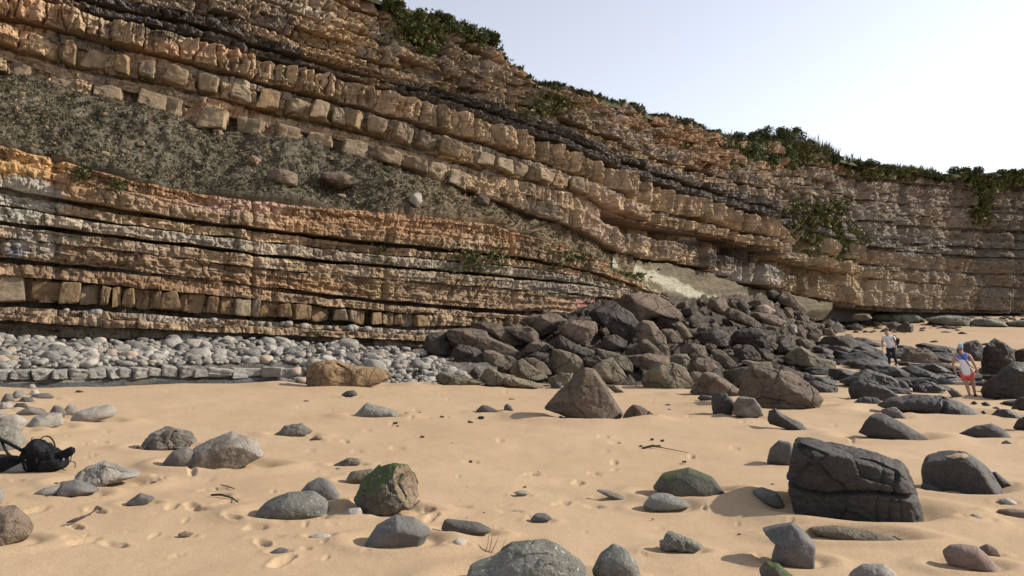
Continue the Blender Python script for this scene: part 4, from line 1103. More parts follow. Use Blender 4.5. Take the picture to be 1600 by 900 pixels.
rock('B', '1130,335 1270,283 1342,330 1352,392 1220,405', 'dark', 'big black shaded boulder in the middle of the rockfall', D=.8, p=4.5, mode='p')
rock('B', '1045,425 1100,383 1205,400 1222,462 1060,445', 'greyrock', 'flat-topped grey block below the big black shaded boulder', D=.7, p=5, q=60, mode='p', planes=[(.25, -.6, .8, .76), (-.8, -.6, 0, .85)])
rock('B', '1240,430 1300,422 1412,512 1370,555 1280,502', 'greyrock', 'slanting grey wedge with a lit flank in the middle of the rockfall', D=.7, p=4.5, q=60, mode='p')
rock('B', '1190,460 1300,520 1345,565 1310,572 1230,510', 'greyrock', 'thin slanting slab below the slanting grey wedge', D=.6, p=4, mode='p')
rock('B', '1385,435 1460,393 1520,430 1558,482 1450,500 1390,480', 'dark', 'dark peaked boulder with one lit facet right of the slanting grey wedge', D=.7, p=3.5, q=60, mode='p')
rock('B', '1360,395 1420,310 1500,300 1640,300 1650,400 1500,410', 'dark', 'broad dark slab behind the dark peaked boulder', D=.7, p=4, mode='p')
rock('B', '1110,692 1150,630 1200,566 1270,575 1340,620 1452,690 1425,718 1200,708', 'brown', 'broad brown boulder with a sharp ridge at the edge of the sand', D=.7, p=3.2, q=60, K=3, mode='g', planes=[(-.6, -.8, .3, .82)])
rock('B', '1320,580 1440,540 1540,525 1640,545 1660,640 1500,655 1400,640', 'dark', 'long dark boulder behind the broad brown ridge-backed boulder', D=.6, p=3, mode='p')
rock('B', '1243,745 1262,702 1298,690 1340,715 1388,752 1390,832 1258,826', 'wet', 'rounded brown-grey boulder of the touching pair on the sand', D=.7, p=2.8, K=3, mode='g')
rock('B', '1382,765 1420,722 1510,724 1545,770 1572,822 1492,847 1390,824', 'vein', 'angular pale-veined grey boulder of the touching pair on the sand', D=.7, p=4, q=60, K=4, mode='g')
stone('B', '1158,730 1180,710 1250,712 1245,738 1180,742', 'wet', 'small flat dark stone left of the touching pair of boulders', D=.6)
rock('B', '1440,700 1480,655 1540,655 1540,715 1480,722', 'wet', 'small squarish dark boulder behind the pale-veined boulder', mode='g', p=3)
# ---- upper right of the rockfall
rock('G', '320,200 350,132 420,113 470,145 485,190 468,235 420,248 350,215', 'brown', 'round brown boulder like a drum lying on the cream slab', D=.8, p=2.6, K=2, mode='p')
rock('G', '450,255 490,205 560,220 752,322 735,348 640,335 500,290', 'greyrock', 'slanting pinkish-grey slab below the round drum-like boulder', D=.6, p=4, q=60, mode='p')
rock('G', '550,165 620,150 662,232 650,268 580,235', 'dark', 'dark angular block right of the round drum-like boulder', mode='p', p=4)
rock('G', '480,180 510,130 560,160 570,225 520,220', 'brown', 'small brown block touching the round drum-like boulder', mode='p', p=4)
rock('G', '640,165 740,128 842,160 850,210 720,222', 'olive', 'olive boulder behind the pinkish broken rock', mode='p', p=4)
rock('G', '690,255 720,190 790,178 862,228 800,262', 'pink', 'pinkish broken rock with lit facets high in the rockfall', mode='p', p=4, q=60)
rock('G', '655,262 700,240 862,265 945,312 900,345 760,315', 'brown', 'flat brown slab with a lit edge under the pinkish broken rock', D=.8, p=5, q=60, mode='p')
rock('G', '870,135 930,70 990,90 1045,150 1105,212 1090,255 960,190', 'brown', 'brown slab-sided boulder high in the rockfall against the cliff foot', D=.7, p=4.5, q=60, mode='p')
rock('G', '780,80 840,60 900,100 860,160 800,130', 'dark', 'dark rock in the cave mouth above the olive boulder', mode='p')
rock('G', '920,240 935,200 985,210 1000,270 960,280', 'tan', 'small tan block below the brown slab-sided boulder', mode='p', p=4)
rock('G', '1080,120 1130,83 1182,110 1198,218 1110,205', 'rust', 'ochre-yellow block standing at the foot of the cliff', D=.8, p=5, q=60, mode='p')
rock('G', '1190,195 1240,163 1272,242 1205,240', 'greyrock', 'small grey block right of the ochre-yellow block', mode='p', p=4)
rock('G', '1100,215 1200,235 1190,280 1120,270', 'brown', 'low brown rock beneath the ochre-yellow block', mode='p')
rock('G', '955,370 985,335 1025,345 1030,390 990,410', 'pale', 'small light grey cube-like stone in the upper right of the rockfall', mode='p', p=4, cat='stone', name='stone')
rock('G', '1010,420 1050,360 1095,380 1100,430', 'red', 'purplish dark stone right of the light grey cube-like stone', mode='p')
rock('G', '300,400 380,350 470,358 502,440 470,505 330,445', 'dark', 'black block with a pale right edge in the middle of the rockfall', D=.8, p=5, mode='p')
rock('G', '500,440 560,380 680,358 820,380 865,420 700,445 560,482', 'dark', 'long dark slab right of the black block with a pale edge', D=.7, p=4, mode='p')
rock('G', '680,445 740,428 882,490 860,525 740,512', 'greyrock', 'grey slab with a slanting lit top below the long dark slab', D=.7, p=4.5, mode='p')
rock('G', '835,525 900,450 960,428 1005,500 960,565 870,565', 'dark', 'dark boulder behind the big lit olive boulder', D=.7, p=3.5, mode='p')
rock('G', '515,590 600,500 660,493 742,592 640,615 560,625', 'dark', 'dark peaked boulder below the grey slab with a slanting top', D=.7, p=3.5, q=60, mode='p')
rock('G', '720,520 800,535 840,600 760,615', 'dark', 'small dark rock right of the dark peaked boulder', mode='p')
rock('G', '900,605 1000,540 1062,508 1200,592 1332,622 1322,690 1190,682 1105,712 1000,665', 'olive', 'big lit olive boulder in the right half of the rockfall', D=.8, p=3.2, q=60, K=4, mode='p', planes=[(.45, -.7, .6, .74)])
rock('G', '880,692 980,678 1082,722 1070,775 960,745', 'greyrock', 'low grey rock below the big lit olive boulder', mode='p')
rock('G', '600,735 640,680 680,648 820,672 960,700 1040,735 1110,775 1180,840 1225,895 1180,985 900,995 680,985 560,880', 'greyrock', 'massive smooth boulder with a lit back where the rockfall meets the sand', D=.7, p=3, q=60, K=3, mode='g', n=48, crag=.7, planes=[(-.2, -1, .2, .85), (.4, -.5, .75, .78)])
rock('G', '590,625 660,615 720,630 830,625 840,690 700,665', 'brown', 'low flat brown rock above the massive smooth boulder', mode='p')
rock('G', '1000,460 1080,430 1120,470 1180,500 1100,520 1040,510', 'greyrock', 'grey rock with a light corner above the big lit olive boulder', mode='p', p=4)
rock('G', '1110,400 1200,385 1230,420 1180,435 1110,435', 'dark', 'row of dark stone above the gap of bright sand', mode='p')
rock('G', '1150,310 1290,290 1400,350 1410,410 1330,390 1220,350', 'dark', 'dark slanting slab in the upper right of the rockfall', D=.7, p=4, mode='p')
rock('G', '1220,370 1300,355 1330,420 1230,425', 'greyrock', 'brown-grey block by the gap of bright sand', mode='p', p=4)
rock('G', '1340,270 1420,250 1470,290 1450,340 1370,310', 'olive', 'olive rock at the foot of the far cliff', mode='p', p=4)
rock('G', '1150,265 1230,245 1330,270 1280,300 1180,300', 'dark', 'dark flat rock right of the brown slab-sided boulder', mode='p')
# ---- right side, towards the two people
rock('C', '318,665 330,610 355,585 420,576 520,592 620,630 705,662 690,692 540,700 400,696', 'dark', 'long black boulder left of the person in the white shirt', D=.7, p=3.6, q=60, mode='p', amp=.03)
rock('C', '412,765 440,708 560,680 715,668 762,760 700,790 560,795 440,790', 'wet', 'flat-topped dark boulder in front of the long black boulder', D=.7, p=3.4, q=60, mode='p', amp=.03)
stone('C', '330,700 350,672 385,680 395,710 350,715', 'greyrock', 'small grey rock in the gap under the long black boulder', mode='p')
stone('C', '415,715 440,678 490,688 500,715', 'greyrock', 'second small grey rock in the gap under the long black boulder', mode='p')
rock('D', '248,325 350,303 512,330 470,352 270,348', 'wet', 'flat smooth rock top left of the overlapping rounded boulders', mode='p', D=.8)
rock('D', '212,362 240,338 330,360 342,388 230,384', 'wet', 'dark low rock beneath the flat smooth rock top', mode='p')
rock('D', '240,390 300,378 442,420 420,455 350,472 270,450', 'wet', 'smooth long rock right of the massive smooth boulder', mode='p', D=.6)
rock('D', '440,385 600,308 740,348 802,388 885,472 760,440 560,410', 'wet', 'overlapping rounded boulder with a pale sunlit slope', mode='p', D=.7, p=3)
rock('D', '500,440 535,395 580,376 640,380 722,410 810,462 780,495 700,508 540,495', 'wet', 'dark twin-humped boulder in front of the rounded boulder with a pale slope', mode='g', D=.7, p=2.8)
rock('D', '596,302 640,283 800,298 985,358 992,385 900,402 790,352', 'wet', 'long smooth rock lying in front of the person in the white shirt', mode='p', D=.6, p=2.8)
rock('D', '810,380 860,385 905,450 900,475 860,460', 'wet', 'narrow tongue of rock right of the rounded boulder with a pale slope', mode='p')
rock('D', '525,525 560,495 600,478 680,484 718,520 640,547', 'grey', 'pale smooth grey stone on the sand under the twin-humped boulder', mode='g', D=.7)
rock('D', '675,545 760,492 900,468 1050,464 1180,520 1300,575 1345,593 1200,592 1050,580 800,562', 'wet', 'long low cracked boulder at the sand edge left of the person in red shorts', mode='g', D=.6, p=2.6, K=3, groove=[(.35, None, .12, .04)])
rock('D', '895,412 980,378 1080,410 1155,482 1010,468 920,466', 'wet', 'dark knobbly boulder behind the long low cracked boulder', mode='p', amp=.07, crag=.9)
rock('D', '1120,440 1180,440 1230,485 1160,490', 'greyrock', 'low rock on the sand right of the dark knobbly boulder', mode='g')
rock('D', '828,310 900,288 1060,350 1225,420 1130,432 1000,385', 'wet', 'sloping slab running down behind the dark knobbly boulder', mode='p', D=.5, p=3)
rock('D', '820,260 840,190 920,172 1000,188 1105,262 1080,302 900,302', 'brown', 'rough brown rock right of the person in the white shirt', mode='p', amp=.06, crag=.9)
rock('D', '915,165 980,148 1100,165 1190,182 1185,242 1000,202', 'wet', 'far long rock on the sand between the two people', mode='p', D=.6)
rock('D', '995,300 1090,268 1205,290 1185,345 1050,332', 'brown', 'flat brown rock left of the person in red shorts', mode='p')
rock('D', '1095,355 1180,318 1300,328 1340,340 1330,392 1200,402', 'wet', 'smooth dark rock behind the legs of the person in red shorts', mode='p', D=.5)
rock('D', '1290,320 1350,300 1415,350 1345,392 1300,380', 'greyrock', 'lit rock right of the legs of the person in red shorts', mode='p', D=.5)
rock('D', '1178,230 1180,165 1232,130 1305,124 1345,165 1338,245 1200,245', 'wet', 'rounded grey rock behind the head of the person in the blue cap', mode='p', D=.6, depth=29.5)
rock('D', '1330,215 1350,150 1385,113 1440,140 1542,190 1545,250 1440,322 1328,315', 'dark', 'big black boulder behind the right shoulder of the person in the blue cap', mode='p', D=.8, p=3.4, q=60, depth=30)
rock('D', '1322,458 1370,405 1430,360 1500,300 1560,268 1630,262 1660,400 1640,500 1400,498', 'wet', 'large dark boulder at the right edge beside the person in red shorts', mode='g', D=.7, p=3.2, q=60, planes=[(-.5, -.8, .2, .82), (.1, -.4, .9, .85)])
rock('D', '1535,195 1580,178 1640,180 1640,265 1550,248', 'dark', 'dark rock at the right edge behind the big black boulder', mode='p', depth=31)
rock('D', '1518,565 1545,515 1580,490 1640,480 1640,578', 'dark', 'dark boulder cut by the right edge below the large dark boulder', mode='g')
rock('D', '1383,605 1430,558 1500,556 1592,605 1560,622 1420,618', 'wet', 'low dark rock on the sand near the right edge', mode='g', D=.6)
rock('D', '1530,680 1560,630 1600,606 1650,600 1650,690', 'dark', 'dark grey rock at the right edge below the low dark rock', mode='g')
stone('D', '1560,585 1580,568 1630,565 1630,590', 'wet', 'small rounded dark stone at the right edge above the low dark rock', mode='g')
rock('D', '562,700 578,632 640,588 720,588 830,640 942,700 1015,737 930,754 640,724', 'block', 'smooth rounded boulder shaped like a seal on the right half of the sand', D=.7, p=2.6, K=3, amp=.03, mode='g')
rock('D', '698,580 760,544 800,548 865,602 820,614 740,592', 'slate', 'small angular grey stone just behind the seal-shaped boulder', D=.6, mode='g', p=3.4, cat='stone', name='stone')
rock('D', '1185,732 1300,670 1400,648 1475,680 1545,747 1420,744', 'block', 'low smooth mound of dark grey rock on the sand near the right edge', D=.6, p=2.5, K=2, amp=.02, mode='g')
stone('D', '1458,772 1490,751 1532,772 1500,780', 'slate', 'small flat stone under the low smooth mound of rock', D=.7)
rock('D', '-5,620 0,572 45,556 85,590 200,640 262,688 200,682 80,658 10,645', 'wet', 'narrow ridge-shaped dark rock on the sand left of the seal-shaped boulder', D=.6, p=3.4, q=60, amp=.05, mode='g')
for k, s in enumerate(['1330,575 1350,565 1365,580 1350,590', '1265,520 1290,505 1310,520 1290,528', '1330,525 1365,510 1395,530 1350,535', '1400,550 1430,540 1450,552 1420,558']):
    stone('D', s, 'wet', 'little dark stone in the sand near the feet of the person in red shorts', group='little stones by the feet', D=.8, mode='g')
# ---- far beach and shelf rocks
rock('C', '540,455 640,428 760,430 900,440 975,472 850,495 680,490', 'green', 'pale green-grey shelf rock at the foot of the far cliff', D=1.0, mode='g', p=3, n=20)
rock('C', '985,480 1010,462 1080,448 1180,450 1245,456 1275,505 1130,515 1020,500', 'green', 'large flat green-grey rock on the far edge of the beach', D=.9, mode='g', p=3.2, n=20)
rock('C', '1270,490 1300,470 1440,470 1500,515 1400,522 1290,515', 'green', 'low green-grey ledge right of the large flat green-grey rock', D=.9, mode='g', p=3, n=16)
rock('C', '1480,500 1560,480 1640,480 1640,520 1500,522', 'green', 'low green-grey ledge at the right edge of the far beach', D=.9, mode='g', p=3, n=16)
rock('C', '520,470 540,442 620,440 652,470 580,480', 'brown', 'brown rock left of the pale green-grey shelf rock', mode='g', depth=60)
rock('C', '800,545 830,510 860,490 905,512 910,550 840,555', 'wet', 'dark rock at the near end of the far beach', mode='g', depth=62)
rock('C', '640,520 650,490 690,488 720,515 680,530', 'greyrock', 'grey rock at the far end of the rockfall', mode='p')
rock('C', '340,482 420,475 487,530 460,548 360,502', 'wet', 'dark slab in the far rockfall under the cliff', mode='p', p=4)
rock('C', '430,445 510,445 532,500 450,495', 'olive', 'lit olive block in the far rockfall under the cliff', mode='p', p=4)
rock('C', '480,520 560,500 600,535 520,560', 'dark', 'dark rock at the left end of the far sand', mode='p')
rock('C', '560,480 640,490 640,530 580,520', 'wet', 'flat dark rock below the brown rock at the far beach', mode='p')
rock('C', '720,500 800,490 830,520 760,535', 'greyrock', 'long grey rock in front of the pale green-grey shelf rock', mode='g', depth=64)
for k, s in enumerate(['1185,562 1215,552 1250,566 1210,570', '1010,615 1045,606 1068,614 1030,620', '1080,555 1110,550 1150,556 1100,560', '1060,530 1120,520 1200,524 1130,534', '1320,632 1360,622 1420,630 1350,640']):
    stone('C', s, 'wet', 'low dark stone on the far stretch of sand', group='low stones on the far sand', D=.8, mode='g')
# ---- stones on the scree shelf
for s, m, lb in [('416,283 420,268 440,264 462,272 466,288 440,291', 'brown', 'rounded brown boulder resting on the scree shelf'), ('500,280 512,266 540,272 562,284 530,292', 'brown', 'flat brown boulder right of the rounded brown one on the scree shelf'),
                 ('638,312 646,300 656,301 660,314 650,322', 'pale', 'pale angular boulder perched low on the scree shelf'), ('740,312 752,303 766,312 762,320 748,320', 'greyrock', 'grey boulder at the right tip of the scree shelf'),
                 ('386,250 396,242 408,250 400,258', 'tan', 'small orange-tan boulder at the top of the scree shelf')]:
    a = pts('A', s)
    rock('A', s, m, lb, D=.9, p=4, q=60, mode='p', depth=float(depth_cliff(np.array([a[:, 0].mean()]), np.array([a[:, 1].max()]))[0]) - 0.6)

# ------------------------------------------------------------------ ground under the rockfall
px = np.arange(640, 1336, 4.0); nc = len(px); nr = 60
v = np.linspace(-0.05, 1.08, nr)
P = []
for t in v:
    for x in px:
        f, tt = float(FFRONT(x)), float(TTOP(x))
        py = f + (tt - f) * t
        P.append(unproj(x, py, depth_pile(x, py)))
P = np.array(P).reshape(-1, 3)
P[:, 2] -= 0.8
P += np.array([0.2, -0.2, 0.9]) * (0.35 * ridged(P * 0.8, 4))[:, None]
cl = np.array((0.10, 0.085, 0.068)) * (1 + 0.4 * fbm(P * 1.3, 3))[:, None]
talus = mesh_np('rubble_ground', P, grid_quads(nr, nc), M_SCREE, True, np.clip(cl, .02, .4))
tag(talus, 'dark broken ground showing between the fallen boulders', 'ground', None, 'structure')

# smaller fallen rocks lodged between the traced ones
fill_mesh = []
for k in range(14):
    V, Q = unit_rock(12, 900 + k, p=[5, 8, 12][k % 3], K=7, amp=0.05)
    for m in ('dark', 'brown', 'greyrock', 'olive'):
        o = mesh_np('fallen_rock', V, Q, R[m]); o.data.set_sharp_from_angle(angle=math.radians(24)); fill_mesh.append(o.data); bpy.data.objects.remove(o)
r = np.random.default_rng(77)
nfill = 0
while nfill < 240:
    x = r.uniform(670, 1330); f, tt = float(FFRONT(x)), float(TTOP(x))
    t = r.uniform(0.12, 1.0); py = f + (tt - f) * t
    if x > 1230 and py > 560: continue
    y = depth_pile(x, py) + 0.9
    w = r.uniform(9, 22) * (1.15 - 0.4 * t) / F * y
    c = unproj(x, py + 3, y)
    o = bpy.data.objects.new('fallen_rock', fill_mesh[r.integers(0, len(fill_mesh))])
    o.location = c; o.rotation_euler = (r.uniform(-.5, .5), r.uniform(-.5, .5), r.uniform(0, 6.28))
    o.scale = (w * .6, w * r.uniform(.4, .7), w * r.uniform(.28, .5))
    COL.objects.link(o)
    tag(o, 'small dark fallen rock wedged among the larger boulders of the rockfall', 'rock', 'small rocks of the rockfall')
    nfill += 1

TOPB = curve({1230: 512, 1330: 524, 1400: 546, 1440: 548, 1500: 552, 1540: 540, 1600: 562, 1660: 562})
BOTB = curve({1230: 606, 1330: 608, 1400: 616, 1480: 616, 1500: 600, 1600: 636, 1660: 636})
lowm = [mm for mm in fill_mesh if mm.materials[0].name in ('dark_rock', 'warm_grey_rock')]
wetm = []
for k in range(10):
    V, Q = unit_rock(12, 950 + k, p=[3, 4, 6][k % 3], K=6, amp=0.05)
    o = mesh_np('low_rock', V, Q, R['wet']); o.data.set_sharp_from_angle(angle=math.radians(24)); wetm.append(o.data); bpy.data.objects.remove(o)
for k in range(150):
    x = r.uniform(1235, 1640); a, b = float(TOPB(x)), float(BOTB(x))
    py = a + (b - a) * r.random()
    if 1370 < x < 1412 and py < 580: continue
    if 1490 < x < 1545 and py > 560: continue
    y = depth_ground(x, py); w = r.uniform(20, 66) / F * y
    c = unproj(x, py, y)
    o = bpy.data.objects.new('low_rock', wetm[r.integers(0, 10)])
    o.location = c + np.array([0, 0, -0.02]); o.rotation_euler = (r.uniform(-.15, .15), r.uniform(-.1, .35), r.uniform(-.6, .6))
    o.scale = (w * .5, w * r.uniform(.35, .6), min(w * r.uniform(.13, .26), .42))
    COL.objects.link(o)
    tag(o, 'low dark rock in the flat rock band around the two people', 'rock', 'low rocks around the two people')

# ------------------------------------------------------------------ pebble bank, jointed ledge and wet shelf
SB = curve({-100: 609, 0: 608, 100: 607, 260: 602, 400: 599, 560: 601, 720: 601, 800: 599})
SBY = lambda x: np.array([depth_ground(float(a), float(b)) for a, b in zip(np.atleast_1d(x), np.atleast_1d(SB(x)))])
pxb = np.arange(-90, 780, 3.0)
_yb = SBY(pxb)
def bank_depth(px, py):
    px = np.atleast_1d(np.asarray(px, float)); py = np.atleast_1d(np.asarray(py, float))
    sb = SB(px); yb = np.interp(px, pxb, _yb); ba = BASE(px); y0 = Y0(px) + 0.2
    out = np.zeros_like(px)
    for i in range(len(px)):
        out[i] = np.interp(-py[i], [-(sb[i] + 6), -sb[i], -(sb[i] - 13), -(sb[i] - 30), -(ba[i] - 2)], [yb[i] - 0.3, yb[i], yb[i] + 0.55, yb[i] + 0.85, y0[i]])
    return out
nc = len(pxb); rowsB = np.concatenate([np.linspace(0, 0.25, 16), np.linspace(0.27, 1, 40)])
PX = np.tile(pxb, len(rowsB)); VV = np.repeat(rowsB, nc)
PY = (SB(PX) + 6) + (BASE(PX) - 3 - SB(PX) - 6) * VV
P = unproj(PX, PY, bank_depth(PX, PY))
P[:, 2] -= 0.06
P[:, 2] += 0.06 * ridged(P * 2.2, 3) * sstep(.25, .4, VV) - 0.05
shelf = ((SB(PX) - PY) < 15) & (PX < 470)
cl = np.array((0.17, 0.155, 0.135))[None, :] * (1 + 0.4 * fbm(P * 2.5, 3))[:, None]
n = fbm(np.stack([P[:, 0] * 0.8, P[:, 1] * 0.8, P[:, 2] * 9], -1), 4)
cs = np.array((0.115, 0.12, 0.118))[None, :] * (1 + 0.6 * n)[:, None]
cl = np.where(shelf[:, None], cs, cl)
P[:, 1] -= np.where(shelf, 0.10 * n, 0)
bank = mesh_np('pebble_bank', P, grid_quads(len(rowsB), nc), M_SCREE, True, np.clip(cl, .02, .4))
tag(bank, 'sloping shingle bank and dark wet shelf at the foot of the layered cliff', 'bank', None, 'structure')
LEDGE = empty('rock_ledge', (0, 0, 0))
tag(LEDGE, 'low ledge of pale jointed blocks above the dark wet shelf', 'rock ledge', None, 'structure')
block_row(lambda x: SB(x) - 12, lambda x: SB(x) - 31, 0.0, 1.0, (-80, 300), (0.35, 0.62), 0.12, 0.07, 21, ['blk3'], 0.8, parent=LEDGE, yaw=7, gap=0.97, ydep=bank_depth)
block_row(lambda x: SB(x) - 9, lambda x: SB(x) - 26, 0.0, 1.0, (300, 470), (0.4, 0.9), 0.12, 0.07, 22, ['blk3'], 0.8, parent=LEDGE, yaw=7, gap=0.97, ydep=bank_depth)

cob = []
for k in range(9):
    r = np.random.default_rng(60 + k)
    D, Q = cubesphere(7)
    rad = ((np.abs(D) ** r.uniform(2.0, 3.2)).sum(1)) ** (-1 / 2.4)
    V = D * rad[:, None]
    f = np.ones(len(D))
    for j in range(5):
        nn = r.normal(size=3); nn /= np.linalg.norm(nn); t = V @ nn
        f += np.maximum(0, t / (t.max() * r.uniform(.78, .95))) ** 10
    V = V * (f ** -.1)[:, None] + D * (0.05 * fbm(D * 1.6 + k * 9, 3))[:, None]
    cob.append((V, Q))
cobm = {}
r = np.random.default_rng(5)
items = []
def bank_item(x, py, w):
    y = float(bank_depth(x, py)[0])
    items.append((w, x, py, y))
for _ in range(1650):
    x = r.uniform(-50, 745)
    top = float(BASE(x)) + 1; bot = float(SB(x)) - (33 if x < 460 else 2)
    t = r.random() ** 0.85
    py = top + (bot - top) * t
    if x > 640 and py < 540 + (x - 640) * 0.55: continue
    w = np.clip(r.lognormal(math.log(9.6), 0.42), 5, 30)
    bank_item(x, py, w)
for _ in range(40):          # a few on the sand-side fringe of the bank and lying on the ledge
    x = r.uniform(430, 740); bank_item(x, float(SB(x)) - r.uniform(-2, 6), r.uniform(9, 18))
items.sort(key=lambda a: -a[0])
cob_s = []          # the same stones with fewer faces, for the small ones
for k in range(9):
    D8, Q8 = cubesphere(7); D4, Q4 = cubesphere(3)
    cob_s.append((cob[k][0][np.argmax(D4 @ D8.T, axis=1)], Q4))
restV, restQ, off = [], [], 0
for i, (w, x, py, y) in enumerate(items):
    k = int(r.integers(0, 9)); m = int(r.choice([0, 0, 0, 1, 2, 2, 2, 3]))
    wm = w / F * y
    sc3 = np.array([wm * .55, wm * r.uniform(.38, .5), wm * r.uniform(.22, .38)])
    loc = unproj(x, py, y) + np.array([0, -0.02, sc3[2] * 0.25])
    rot = (r.uniform(-.35, .35), r.uniform(-.4, .4), r.uniform(0, 6.28))
    if i < 296:
        if (k, m) not in cobm:
            o = mesh_np('cobble', cob[k][0], cob[k][1], R['cob%d' % m]); cobm[(k, m)] = o.data; bpy.data.objects.remove(o)
        o = bpy.data.objects.new('cobble', cobm[(k, m)]); COL.objects.link(o)
        o.location = loc; o.rotation_euler = rot; o.scale = sc3
        tag(o, 'pale rounded cobble in the bank at the foot of the layered cliff', 'cobble', 'cobbles of the pebble bank')
    else:
        from mathutils import Euler
        mt = np.array(Euler(rot).to_matrix())
        restV.append((cob_s[k][0] * sc3) @ mt.T + loc); restQ.append(cob_s[k][1] + off); off += len(cob_s[k][0])
o = mesh_np('pebbles', np.concatenate(restV), np.concatenate(restQ), R['cob0'])
tag(o, 'small grey pebbles filling the bank between the larger cobbles', 'pebbles', None, 'stuff')
# small stones strewn on the cliff ledge and along the far foot of the cliff
restV, restQ, off = [], [], 0
def strew(x, y, z, wm, src=None):
    global off
    src = src or cob_s
    k = int(r.integers(0, len(src))); a = r.uniform(0, 6.28)
    s3 = np.array([wm * .55, wm * .45, wm * .34])
    c, s = math.cos(a), math.sin(a)
    V = src[k][0] * s3; V = np.stack([V[:, 0] * c - V[:, 1] * s, V[:, 0] * s + V[:, 1] * c, V[:, 2]], -1) + np.array([x, y, z])
    restV.append(V); restQ.append(src[k][1] + off); off += len(V)
for _ in range(42):
    x = r.uniform(60, 660); py = float(C4(np.array([x]))[0]) + r.uniform(1, 5)
    y = float(depth_cliff(np.array([x]), np.array([py]))[0]) - r.uniform(-0.1, .35)
    p = unproj(x, py, y); strew(*p, r.uniform(5, 15) / F * y)
o = mesh_np('loose_stones', np.concatenate(restV), np.concatenate(restQ), R['cob0'])
tag(o, 'loose pale stones lying along the ledge low on the layered cliff', 'stones', None, 'stuff')
restV, restQ, off = [], [], 0
for _ in range(150):
    x = r.uniform(1330, 1640); py = r.uniform(492, 512) if x > 1500 else r.uniform(493, 520)
    y = depth_ground(x, py); p = unproj(x, py, y); strew(*p, r.uniform(4, 11) / F * y)
for _ in range(160):
    x = r.uniform(1240, 1420); py = r.uniform(478, 520)
    y = depth_pile(x, py); p = unproj(x, py, y); strew(*p, r.uniform(5, 14) / F * y)
o = mesh_np('loose_stones', np.concatenate(restV), np.concatenate(restQ), R['greyrock'])
tag(o, 'loose dark stones along the foot of the far cliff', 'stones', None, 'stuff')

# ------------------------------------------------------------------ sand
PRINTS = []
r = np.random.default_rng(3)
def pr(px, py, ang=None, L=.26, W=.10, d=.035): 
    y = depth_ground(px, py); PRINTS.append(((px - CX) / F * y, y, r.uniform(0, 3.14) if ang is None else ang, L * r.uniform(.8, 1.15), W * r.uniform(.8, 1.2), d * r.uniform(.6, 1.2)))
for p_ in [(402, 826), (416, 842), (410, 852), (440, 880), (356, 786), (372, 806), (346, 772), (318, 748), (300, 740), (132, 846), (150, 796), (60, 796), (26, 748), (300, 790), (268, 792), (330, 764), (250, 745), (310, 795), (362, 812),
           (945, 682), (958, 692), (948, 705), (930, 738), (905, 752), (900, 755), (960, 720), (735, 722), (782, 690), (700, 650), (612, 662), (588, 640), (576, 672), (640, 655), (650, 640), (668, 796), (675, 812), (720, 790), (640, 788),
           (960, 610), (990, 640), (1040, 645), (1060, 660), (1020, 625), (1075, 650), (760, 640), (790, 612), (700, 625), (730, 632), (160, 690), (200, 740), (120, 820), (180, 850), (240, 752), (480, 702), (520, 742), (540, 690), (1010, 700), (1080, 712),
           (880, 785), (800, 800), (930, 790), (1150, 700), (1160, 660), (520, 640), (470, 620), (350, 625), (300, 640), (620, 700), (560, 705), (830, 740), (850, 640), (1300, 665), (1330, 690)]:
    pr(*p_)
for _ in range(90):
    px_, py_ = r.uniform(100, 1300), r.uniform(612, 880)
    pr(px_, py_, None, r.uniform(.05, .16), r.uniform(.04, .08), r.uniform(.008, .02))
cols_ = np.concatenate([np.linspace(-4, -1.0, 24)[:-1], np.linspace(-1.0, -0.74, 30)[:-1], np.linspace(-0.74, 0.74, 700), np.linspace(0.74, 1.0, 30)[1:], np.linspace(1, 4, 24)[1:]])
pyr = np.concatenate([np.linspace(1500, 930, 24)[:-1], np.linspace(930, 590, 185)[:-1], np.linspace(590, 497, 40)])
yr = np.array([CAMZ * F / (q - HY) for q in pyr])
yr = yr * (1 + 0.0 * yr)
for i, q in enumerate(pyr): yr[i] = depth_ground(800, q) if q > 500 else yr[i]
yr = np.concatenate([np.sort(yr[yr < 118]), [125, 140, 170, 220, 300, 500, 900, 2000]])
TX, YY = np.meshgrid(cols_, yr)
X = (TX * YY).ravel(); Y = YY.ravel()
Z = zg(X, Y)
P2 = np.stack([X, Y, np.zeros_like(X)], -1)
near = sstep(60, 15, Y)
Z += near * (0.035 * fbm(P2 * 0.45, 3) + 0.006 * fbm(P2 * 2.1, 3) + 0.0012 * ridged(P2 * 6.5, 2)) + 0.08 * (1 - near) * fbm(P2 * 0.1, 2)
for (fx, fy, rx, ry) in FOOT:
    R0 = 2.6
    sel = (np.abs(X - fx) < rx * R0 + .2) & (np.abs(Y - fy) < ry * R0 + .2)
    if not sel.any(): continue
    d = np.sqrt(((X[sel] - fx) / rx) ** 2 + ((Y[sel] - fy) / ry) ** 2)
    m = min(rx, 0.8)
    Z[sel] += m * (0.10 * np.exp(-((d - 1.75) / 0.45) ** 2) - 0.07 * np.exp(-((d - 1.05) / 0.22) ** 2))
